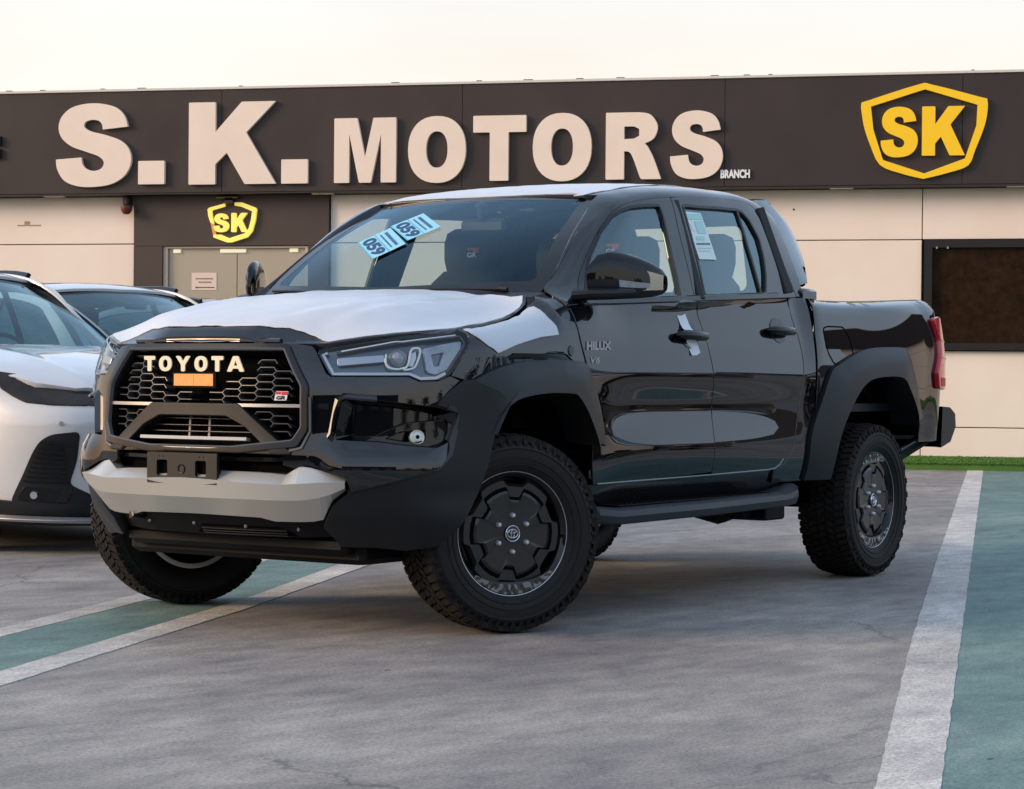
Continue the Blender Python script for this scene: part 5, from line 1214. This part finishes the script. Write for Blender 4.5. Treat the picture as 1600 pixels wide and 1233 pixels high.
    # step board
    secY = lambda y0, y1, z0, z1: [(y0, z0+.012), (y0, z1-.008), (y0+.015, z1), (y1-.03, z1), (y1-.006, z1-.012), (y1, (z0+z1)/2), (y1-.012, z0+.008), (y1-.035, z0), (y0+.02, z0)]
    rows = []
    for x, y0, y1, z0, z1 in ((-.44,.80,.90,.40,.47),(-.50,.80,.97,.39,.462),(-.62,.82,1.00,.380,.450),(-1.4,.83,1.005,.383,.452),(-2.12,.83,1.00,.392,.462),(-2.22,.82,.995,.397,.480),(-2.29,.81,.96,.404,.492),(-2.31,.80,.90,.412,.485)):
        rows.append([(x, y, z) for y, z in secY(y0, y1, z0, z1)])
    STP = loft('side_step', 'step_coat', rows, TR, sd, closed_u=True, cap=True, sharp=30)
    k = MB(); k.box((-1.36,.905,.456), (1.4,.11,.006), bev=.002)
    for i in range(34): k.box((-.70-i*.04,.905,.460), (.012,.09,.004))
    k.out('tread_pad', 'lower_black', STP, sd=sd)
    for x in (-.75,-1.4,-2.05): k = MB(); k.box((x,.66,.42), (.07,.36,.05), bev=.01); k.out('step_bracket', 'lower_black', STP, sd=sd)
    k = MB(); k.box((-2.33,.72,.36), (.20,.20,.09), bev=.008); k.out('step_bracket', 'lower_black', STP, sd=sd); k = MB(); k.box((-2.18,.70,.345), (.08,.10,.03)); k.out('step_bracket', 'lower_black', STP, sd=sd)
    # sport bar leg
    fr_ = [(-2.531,.60,1.845),(-2.546,.66,1.75),(-2.562,.70,1.666),(-2.578,.755,1.55),(-2.595,.80,1.431)]
    re_ = [(-2.66,.60,1.835),(-2.735,.65,1.76),(-2.775,.69,1.666),(-2.745,.75,1.55),(-2.685,.80,1.445)]
    A = resamp(fr_, 14); Bq = resamp(catm(re_, 4), 14)
    loft('sport_bar', 'bar_paint', [[p+Vector((-.004,-.09,-.01)) for p in A], A, [a.lerp(b, .5)+Vector((0,.02,.008)) for a, b in zip(A, Bq)], Bq, [p+Vector((.01,-.09,-.01)) for p in Bq]], TR, sd, sharp=50)
    loft('bar_gap', 'deep_black', [[(p[0]+.02, p[1]-.03, p[2]) for p in [(-2.49,.60,1.84),(-2.50,.72,1.64),(-2.52,.83,1.42)]], [(-2.55,.585,1.838),(-2.585,.685,1.64),(-2.61,.79,1.42)]], TR, sd)
    k = MB(); k.box((-2.60,.83,1.385), (.17,.05,.06), bev=.012); k.out('bar_foot', 'black_paint', TR, sd=sd)
    k = MB(); k.box((-2.672,.775,1.478), (.035,.03,.10), bev=.008); k.out('bar_end', 'deep_black', TR, sd=sd)
    # rear bumper half, side tube
    k = MB(); k.tube([(-3.72,.80,.60),(-4.1,.80,.69)], .020, 8); k.tube([(-3.72,.78,.56),(-4.15,.78,.66)], .03, 8); k.out('bumper_stay', 'lower_black', TR, sd=sd)
    k = MB(); k.tube([(-3.74,.825,.618),(-4.05,.825,.69)], .007, 6); k.out('bumper_strip', 'satin_metal', TR, sd=sd)
k = MB(); k.box((-2.62,0,1.83), (.12,1.22,.05), bev=.02); k.out('sport_bar_hoop', 'matte_black', TR)
rows = [[(x, y, z) for x, z in ((-4.26,.84),(-4.36,.835),(-4.43,.80),(-4.44,.73),(-4.37,.65),(-4.24,.62))] for y in (-.80,-.4,0,.4,.80)]
rows = [[(x+.10, -.88, z) for x, _, z in rows[0]]]+rows+[[(x+.10, .88, z) for x, _, z in rows[0]]]
loft('rear_bumper', 'matte_black', rows, TR, sharp=30, cap=True)
k = MB(); k.box((-4.225,0,1.02), (.05,1.40,.72), bev=.02); k.out('tailgate', 'black_paint', TR)
k = MB(); k.box((-3.35,0,.84), (1.66,1.66,.04)); k.box((-2.545,0,1.09), (.03,1.66,.52)); k.out('bed_floor', 'matte_black', TR)
# underbody
k = MB(); k.box((-1.5,0,.60), (1.9,1.66,.08)); k.box((.02,0,.80), (1.0,.74,.36)); k.box((-.28,0,1.00), (.20,1.5,.45)); k.box((.45,0,.62),(.5,1.1,.3)); k.out('floor_pan', 'deep_black', TR)
k = MB(); k.box((.36,0,.315), (.42,1.18,.09), bev=.02); k.box((.30,.2,.28), (.2,.3,.05), bev=.015); k.box((.56,0,.345),(.14,1.1,.07), bev=.02); k.out('under_tray', 'lower_black', TR)
k = MB()
for y in (.36, -.36): k.box((-1.8,y,.50), (4.9,.09,.14), bev=.01)
k.box((-1.0,.05,.45), (.7,.34,.26), bev=.06); k.tube([(-1.3,.05,.48),(-3.1,0,.40)], .04, 10); k.tube([(-3.16,-.72,.385),(-3.16,.72,.385)], .055, 12); k.tube([(.0,-.60,.40),(.0,.60,.40)], .05, 10)
k.rev([(0,-.14),(.10,-.12),(.15,0),(.10,.12),(0,.14)], 16, 'y', (-3.16,0,.385))
k.tube([(-2.2,.45,.38),(-2.5,.42,.345),(-2.8,.42,.36)], [.06,.075,.05], 12); k.box((-2.5,.2,.36),(.5,.3,.12), bev=.05)
k.out('chassis', 'lower_black', TR)
# cab interior
rw_ = lambda y, z: (-2.48-.0*(z), y, z)
ycab = lambda z: house(-2.47, max(0, min(1.3, (z-1.37)/.5)))[1]
mk_out = [(.80,.95),(.82,1.30),(.76,1.45),(.70,1.66),(.62,1.80),(-.62,1.80),(-.70,1.66),(-.76,1.45),(-.82,1.30),(-.80,.95)]
mk_in = rnd([(.60,1.40),(.56,1.72),(-.56,1.72),(-.60,1.40)], .05)
panel('cab_rear_wall', 'cabin_trim', rw_, mk_out, [mk_in], .3, thick=.03, parent=TR, ref=lambda c: Vector((0, c.y, c.z)))
panel('rear_window', 'side_glass', rw_, mk_in, [], .5, thick=.003, parent=TR, ref=lambda c: Vector((0, c.y, c.z)))
k = MB(); k.box((-.72,0,1.10), (.50,1.40,.30), bev=.06); k.box((-.60,0,1.235),(.30,1.38,.06), bev=.03); k.box((-.80,.38,1.27),(.22,.34,.08), bev=.03); k.out('dashboard', 'cabin_trim', TR)
k = MB(); k.tube([(-1.02+.06*math.cos(q), .38+.185*math.sin(q), 1.22+.17*math.cos(q)) for q in [2*PI*i/28 for i in range(28)]], .016, 8, closed=True); k.box((-1.0,.38,1.21), (.03,.34,.035), bev=.01); k.box((-1.0,.38,1.20),(.05,.12,.11), bev=.02); k.out('steering_wheel', 'cabin_trim', TR)
def seat(x, y, w, hb=.62, front=True):
    k = MB(); k.box((x+.22,y,.86), (.50,w,.17), bev=.06)
    rows = []
    for z, xx, ww, d in ((.88,0,.9,.07),(1.05,-.02,1.0,.075),(1.25,-.05,.98,.07),(1.42,-.085,.80,.055),(1.475,-.095,.56,.04)):
        rows.append([(x+xx+d*math.cos(q), y+w/2*ww*math.copysign(abs(math.sin(q))**.6, math.sin(q)), z) for q in [2*PI*i/20 for i in range(20)]])
    o = loft('seat', 'seat_fabric', rows, TR, closed_u=True, cap=True, sharp=60); k.out('seat_cushion', 'seat_fabric', o)
    rows = []
    for z, ww, d in ((1.47,.9,.035),(1.53,1.0,.045),(1.61,1.0,.045),(1.655,.9,.035),(1.675,.6,.02)):
        rows.append([(x-.10+d*math.cos(q), y+.145*ww*math.copysign(abs(math.sin(q))**.45, math.sin(q)), z) for q in [2*PI*i/20 for i in range(20)]])
    loft('headrest', 'seat_fabric', rows, o, closed_u=True, cap=True, sharp=60)
    k = MB()
    for s_ in (-.05, .05): k.tube([(x-.10,y+s_,1.44),(x-.10,y+s_,1.53)], .006, 6)
    k.out('headrest_post', 'satin_metal', o); return o
s1 = seat(-1.42, .38, .52); s2 = seat(-1.42, -.38, .52)
for y in (-.42, 0, .42): seat(-2.28, y, .44)
for y in (.38, -.38):
    M = Matrix(((0,0,1,-1.30+(-.105)),(1,0,0,y),(0,1,0,1.43),(0,0,0,1)))
    M = Matrix(((0,0,1,-1.478),(1,0,0,y+.05),(0,1,0,1.56),(0,0,0,1)))
    par = s1 if y > 0 else s2
    plate('seat_badge', 'red_mark', [(.0,-.002),(.032,-.002),(.036,.022),(-.03,.022),(-.03,.010),(.0,.010)], .012, .014, M, par)
    text('seat_badge_text', 'GR', .03, M @ Matrix.Translation((-.005,-.012,.014)), 'white_decal', par, w=.052, bold=.0006, extrude=.001)
k = MB(); k.box((-1.02,.035,1.645), (.035,.24,.068), bev=.02); k.tube([(-1.0,.035,1.67),(-.985,.035,1.74)], .014, 8); k.box((-1.02,.035,1.735),(.07,.06,.03), bev=.01); k.out('rear_view_mirror', 'cabin_trim', TR)
for sd in (1, -1):     # inside of the pillars
    for a, b, r_ in (((-1.49,.86,1.32),(-1.53,.70,1.76),.035), ((-2.40,.82,1.38),(-2.36,.68,1.78),.05)):
        k = MB(); k.tube([a, b], r_, 8); k.out('pillar_trim', 'cabin_trim', TR, sd=sd)
# stickers on the windscreen
def sticker(cx_, cb_, w, h, ang, name='windscreen_sticker'):
    M0 = frame_on(wshield, cx_, cb_, r2, .004) @ Matrix.Rotation(ang, 4, 'Z')
    o = plate(name, 'blue_sticker', [(-w/2,-h/2),(w/2,-h/2),(w/2,h*.02),(-w/2,h*.02)], 0, .0012, M0, TR)
    plate('sticker_head', 'blue_sticker_pale', [(-w/2,h*.03),(w/2,h*.03),(w/2*.96,h/2),(-w/2,h/2)], 0, .0012, M0, o)
    plate('sticker_head', 'blue_sticker_pale', [(-w*.49,-h*.46),(w*.49,-h*.46),(w*.49,-h*.01),(-w*.49,-h*.01)], .0012, .0014, M0, o)
    text('number', '059', h*.5, M0 @ Matrix.Translation((0,-h*.23,.002)), 'navy_print', o, w=w*.86, bold=.0035, extrude=.0005)
    rq = random.Random(5)
    for r_, zz in ((.30, .09), (.14, .05)):
        x = -w*.38
        while x < w*.34: q = rq.uniform(.006,.016); plate('print_mark', 'navy_print', [(x,h*(r_-zz/2)),(x+q,h*(r_-zz/2)),(x+q,h*(r_+zz/2)),(x,h*(r_+zz/2))], .0012, .0018, M0, o); x += q+.004
    return o
sticker(-.226, .632, .262, .160, math.radians(-37)); sticker(-.352, .452, .262, .160, math.radians(-37))
# label sheet in the rear door glass
sr = T['sticker_r']; 
LS = panel('window_label', 'label_white', house, [(-1.563,.86),(-1.715,.845),(-1.735,.394),(-1.575,.401)], [], .1, off=-.004, thick=.001, parent=TR, bev=.0005)
lerp2 = lambda u, v: (-1.563-.155*u-.012*v, .855-.45*v)
def lq(u0, u1, v0, v1, m): panel('label_print', m, house, [lerp2(u0,v0), lerp2(u1,v0), lerp2(u1,v1), lerp2(u0,v1)], [], .1, off=-.0025, thick=.0006, parent=LS, bev=.0003)
lq(.06,.94,.04,.16,'label_teal'); lq(.40,.90,.20,.46,'label_teal'); lq(.12,.30,.24,.40,'white_decal'); lq(.10,.92,.66,.70,'print_teal'); lq(.10,.92,.76,.78,'label_teal'); lq(.10,.80,.82,.84,'label_teal'); lq(.2,.7,.52,.60,'label_teal')
# tapes over the front handle
tpz = T['tapes']
def tapestrip(rows):
    loft('tape', 'white_tape', [[shell(a, z, o), shell(a*.5+b*.5, z+.001, o+.002), shell(b, z+dz, o)] for a, b, z, dz, o in rows], TR, sharp=60)
tapestrip([(2.731,2.803,1.250,.010,.0022),(2.738,2.812,1.238,.008,.002),(2.750,2.828,1.214,.003,.003),(2.751,2.828,1.196,.001,.010),(2.750,2.828,1.188,.0,.020)])
tapestrip([(2.752,2.836,1.146,.014,.018),(2.768,2.848,1.138,.012,.008),(2.784,2.872,1.122,.010,.0025),(2.796,2.882,1.100,.006,.002),(2.802,2.881,1.079,.013,.006)])
# door lettering
M = frame_on(shell, (1.924+2.145)/2, 1.108, off=.0005)
text('door_lettering', 'HILUX', .046, M @ Matrix.Rotation(math.radians(1), 4, 'Z'), 'badge_dark', TR, w=.205, bold=.0022, extrude=.003, shear=.1)
M = frame_on(shell, 2.0, 1.050, off=.0005)
text('door_lettering', 'V6', .034, M, 'badge_dark', TR, w=.075, bold=.001, extrude=.002, shear=.25)
M = frame_on(shell, 1.815, 1.085, off=.0005)
k = MB(); M2 = M; kk = MB(); kk.rev([(0,.004),(.018,.004),(.022,.0)], 16, 'z'); mk('side_repeater', [tuple(M2 @ Vector(v)) for v in kk.v], [tuple(reversed(f)) for f in kk.f], 'gloss_black', TR)
# --- wheels
def gear(r1, r2_, n=6, ph=0.0, wl=.62, sl=.10):
    out = []
    for i in range(n):
        c = 2*PI*i/n+ph; hw = PI/n*wl
        out += [(r1*math.cos(c+q), r1*math.sin(c+q)) for q in (-hw, -hw/3, hw/3, hw)]
        c2 = c+PI/n; h2 = PI/n*(1-wl-sl*1.2)
        out += [(r2_*math.cos(c2+q), r2_*math.sin(c2+q)) for q in (-h2, h2)]
    return out
def off_wheel(x, y, sd, steer=0.0):
    # axle along local y, outer face towards +y; the right-hand wheels are turned half round
    w = empty('wheel', (x, y*sd, R_), steer + (PI if sd < 0 else 0), TR)
    return w
R_ = .382
def tyre_mesh():
    k = MB(); Wd = .1325
    prof = [(.222,.088),(.232,.104),(.240,.112),(.252,.121),(.275,.130),(.300,.1325),(.322,.131),(.326,.134),(.334,.133),(.340,.127),(.352,.120),(.362,.111),(.368,.100)]
    full = [(r, -y) for r, y in prof]+[(.370,-.05),(.370,.05)]+[(r, y) for r, y in reversed(prof)]
    k.rev(full, 72); return k
ty = tyre_mesh()
def blk(k, a0, a1, y0, y1, r0, r1, sk=0.0, sl=0.0):
    vs = []
    for r in (r0, r1):
        q = .0 if r == r0 else .0
        for a, y, s in ((a0, y0, 0), (a1, y0, 0), (a1, y1, sk), (a0, y1, sk)):
            rr = r - (sl if (r == r1 and abs(y) > .10) else 0)
            vs.append((rr*math.cos(a+s), y, rr*math.sin(a+s)))
    k.addm(vs, [(4,5,6,7),(0,1,5,4),(1,2,6,5),(2,3,7,6),(3,0,4,7)])
ru = random.Random(8); tk = MB(); NB = 64
for i in range(NB):
    a = 2*PI*i/NB; d = 2*PI/NB
    for s in (-1, 1):
        o_ = 0 if s > 0 else d/2; ln = .128 if i % 2 else .121
        blk(tk, a+o_, a+o_+d*.70, *( (.072*s, ln*s) if s > 0 else (ln*s, .072*s)), .352, .3815, .03*s, .010)
        blk(tk, a+o_+d*.1, a+o_+d*.78, *((.026*s, .066*s) if s > 0 else (.066*s, .026*s)), .36, .382, -.055*s)
        # side lugs
        r0, r1 = .336, .372; a1 = a+o_; w_ = d*.55; y = .1315*s
        vs = [(r0*math.cos(a1), y*.995, r0*math.sin(a1)), (r0*math.cos(a1+w_*.7), y*.995, r0*math.sin(a1+w_*.7)), (r1*math.cos(a1+w_), .119*s, r1*math.sin(a1+w_)), (r1*math.cos(a1), .119*s, r1*math.sin(a1))]
        vs += [(v[0]*1.002, v[1]+.0035*s, v[2]*1.002) for v in vs]; tk.addm(vs, [(4,5,6,7),(7,6,5,4),(0,1,5,4),(1,2,6,5),(2,3,7,6),(3,0,4,7)])
    blk(tk, a, a+d*.80, -.020, .020, .36, .3822, .045)
sw = MB()
for rr in (.262, .288): sw.rev([(rr,.1325 if rr > .27 else .128),(rr+.001,.1345 if rr > .27 else .130),(rr+.004,.1345 if rr > .27 else .1305),(rr+.006,.130)], 72)
g1 = gear(.166, .130, ph=-.09, wl=.58); g2 = gear(.219, .194, ph=-.09, wl=.50)
base = {}
def bev_plate(name, m, o, z0, z1, M, par, k1=.95, dish=0.0):
    n = len(o); rows = [[(a, b, z0) for a, b in o], [(a*.993, b*.993, (z0+z1)/2) for a, b in o], [(a*k1, b*k1, z1) for a, b in o], [(a*k1*.55, b*k1*.55, z1-dish) for a, b in o], [(a*.01, b*.01, z1-dish) for a, b in o]]
    vs = [tuple(M @ Vector(p)) for r in rows for p in r]; fs = []
    for i in range(len(rows)-1):
        for j in range(n): fs.append((i*n+j, i*n+(j+1) % n, (i+1)*n+(j+1) % n, (i+1)*n+j))
    return mk(name, vs, fs, m, par, sharp=25)
def build_wheel(x, y, sd, steer, first):
    w = off_wheel(x, y, sd, steer)
    def P(name, key, fn, m, par, **kw):
        if key in base:
            o = bpy.data.objects.new(name, base[key]); COL.objects.link(o); o.parent = par
        else:
            o = fn(); base[key] = o.data
        return o
    tyr = P('tyre', 'tyre', lambda: ty.out('tyre', 'rubber', w, sharp=40), 'rubber', w)
    P('tread_blocks', 'tread', lambda: tk.out('tread_blocks', 'tread_rubber', tyr, flat=True), None, tyr)
    P('sidewall_rib', 'sw', lambda: sw.out('sidewall_rib', 'rubber', tyr, sharp=60), None, tyr)
    def rim():
        k = MB(); k.rev([(.205,-.118),(.226,-.116),(.228,-.108),(.212,-.100),(.205,-.06),(.200,.0),(.206,.060),(.214,.088),(.226,.104),(.236,.110),(.238,.104),(.226,.098)], 64)
        k.rev([(0,.045),(.16,.050),(.205,.030)], 48); return k.out('rim', 'gloss_black', w, sharp=40)
    rm = P('rim', 'rim', rim, None, w)
    P('rim_edge', 'redge', lambda: MB().rev([(.2355,.1105),(.238,.1115),(.240,.109)], 72).out('rim_edge', 'satin_metal', rm, sharp=60), None, rm)
    P('rim_edge', 'redge2', lambda: MB().rev([(.2265,-.118),(.222,-.120),(.206,-.1185)][::1], 60).out('rim_edge', 'satin_metal', rm, sharp=60), None, rm)
    MW = Matrix(((-1,0,0,0),(0,0,1,0),(0,1,0,0),(0,0,0,1)))
    P('outer_ring', 'g2', lambda: bev_plate('outer_ring', 'wheel_black', rnd(g2, .008, 2), .07, .096, MW, rm, .94), None, rm)
    def groove(): return plate('groove', 'deep_black', rnd([(a*1.085, b*1.085) for a, b in g1], .006, 2), .09, .0972, MW, rm)
    P('groove', 'gv', groove, None, rm)
    P('centre_plate', 'g1', lambda: bev_plate('centre_plate', 'wheel_black', rnd(g1, .007, 2), .094, .105, MW, rm, .93, .004), None, rm)
    def hubc():
        k = MB(); k.rev([(0,.109),(.030,.108),(.034,.099)], 32); return k.out('centre_cap', 'dark_metal', rm, sharp=30)
    P('centre_cap', 'cap', hubc, None, rm)
    def logo():
        k = MB(); e = lambda cx, cz, a, b, n=28: [(cx+a*math.cos(2*PI*i/n), .1085, cz+b*math.sin(2*PI*i/n)) for i in range(n)]
        k.tube(e(0,0,.030,.030), .0030, 6, closed=True); k.tube(e(0,0,.023,.0165), .0021, 6, closed=True); k.tube(e(0,.0085,.0155,.007), .0017, 6, closed=True); k.tube(e(0,-.001,.0068,.0155), .0017, 6, closed=True)
        return k.out('cap_emblem', 'chrome', rm, sharp=60)
    P('cap_emblem', 'logo', logo, None, rm)
    def nuts(i):
        q = 2*PI*i/6+PI/2; k = MB(); k.rev([(0,.119),(.006,.118),(.0095,.114),(.0105,.100)], 12, 'y', (.0695*math.cos(q), 0, .0695*math.sin(q))); return k.out('lug_nut', 'nut_silver', rm, sharp=40)
    for i in range(6): P('lug_nut', 'nut%d' % i, lambda: nuts(i), None, rm)
    # crinkled transparent wheel film gathered at the rim
    def filmm(lo=True):
        rq = random.Random(3); rows = []
        n = 130; a0, a1 = (-PI/2-.85, -PI/2+.80) if lo else (PI/2-.65, PI/2+.55)
        for j in range(9):
            row = []
            for i in range(n+1):
                a = a0+(a1-a0)*i/n; edge = abs(2*i/n-1)
                rin = .185+.035*edge**2; r = .232+(rin-.232)*j/8
                cr_ = (math.sin(i*.36+2.4*math.sin(i*.09))*.0045+math.sin(i*.81+j*.15)*.0015)*math.sin(PI*min(1,(j+1)/7))
                row.append((r*math.cos(a), .112-.002*j/8+cr_*(1-edge**4), r*math.sin(a)))
            rows.append(row)
        return loft('wheel_film', 'wheel_film', rows, rm, sharp=50)
    P('wheel_film', 'film', lambda: filmm(True), None, rm)
    if x < -1:
        P('wheel_film', 'film2', lambda: filmm(False), None, rm)
    k = MB(); k.rev([(0,-.03),(.150,-.03),(.155,-.02),(.155,.0),(0,.0)], 32); k.box((.12,-.01,.03), (.07,.09,.16), bev=.02); o = k.out('brake_disc', 'brake_metal', w, sharp=30)
    return w
ST = math.radians(-27.5)
build_wheel(.043, .845, 1, ST, True)
build_wheel(-3.16, .832, 1, 0.0, False)
build_wheel(-.043, .845, -1, ST, False)
build_wheel(-3.16, .832, -1, 0.0, False)
# other parked cars behind, seen over the first white one

crossover((-4.70, -4.60), math.radians(79.75), 'white_paint', 'white crossover half hidden behind the first, only its roof and screen showing')
crossover((-7.70, -5.75), math.radians(79.75), 'dark_grey_paint', 'dark grey car farthest back, a strip of roof above the bonnet of the pickup')
for i, (x, y, rz, p, n) in enumerate(((-7.4, 7.4, -97, 'white_paint', 'white'), (-10.4, 7.7, -95, 'white_paint', 'pale'), (-13.5, 8.1, -94, 'dark_grey_paint', 'dark grey'), (12.5, -3.5, 170, 'white_paint', 'white'))):  # unseen cars added to fill the reflections in the doors
    crossover((x, y), math.radians(rz), p, n+' crossover added unseen across the aisle for the paint to mirror, ' + ('nearest of the row', 'in the middle of the row', 'at the far end of the row', 'facing the nose of the pickup')[i])
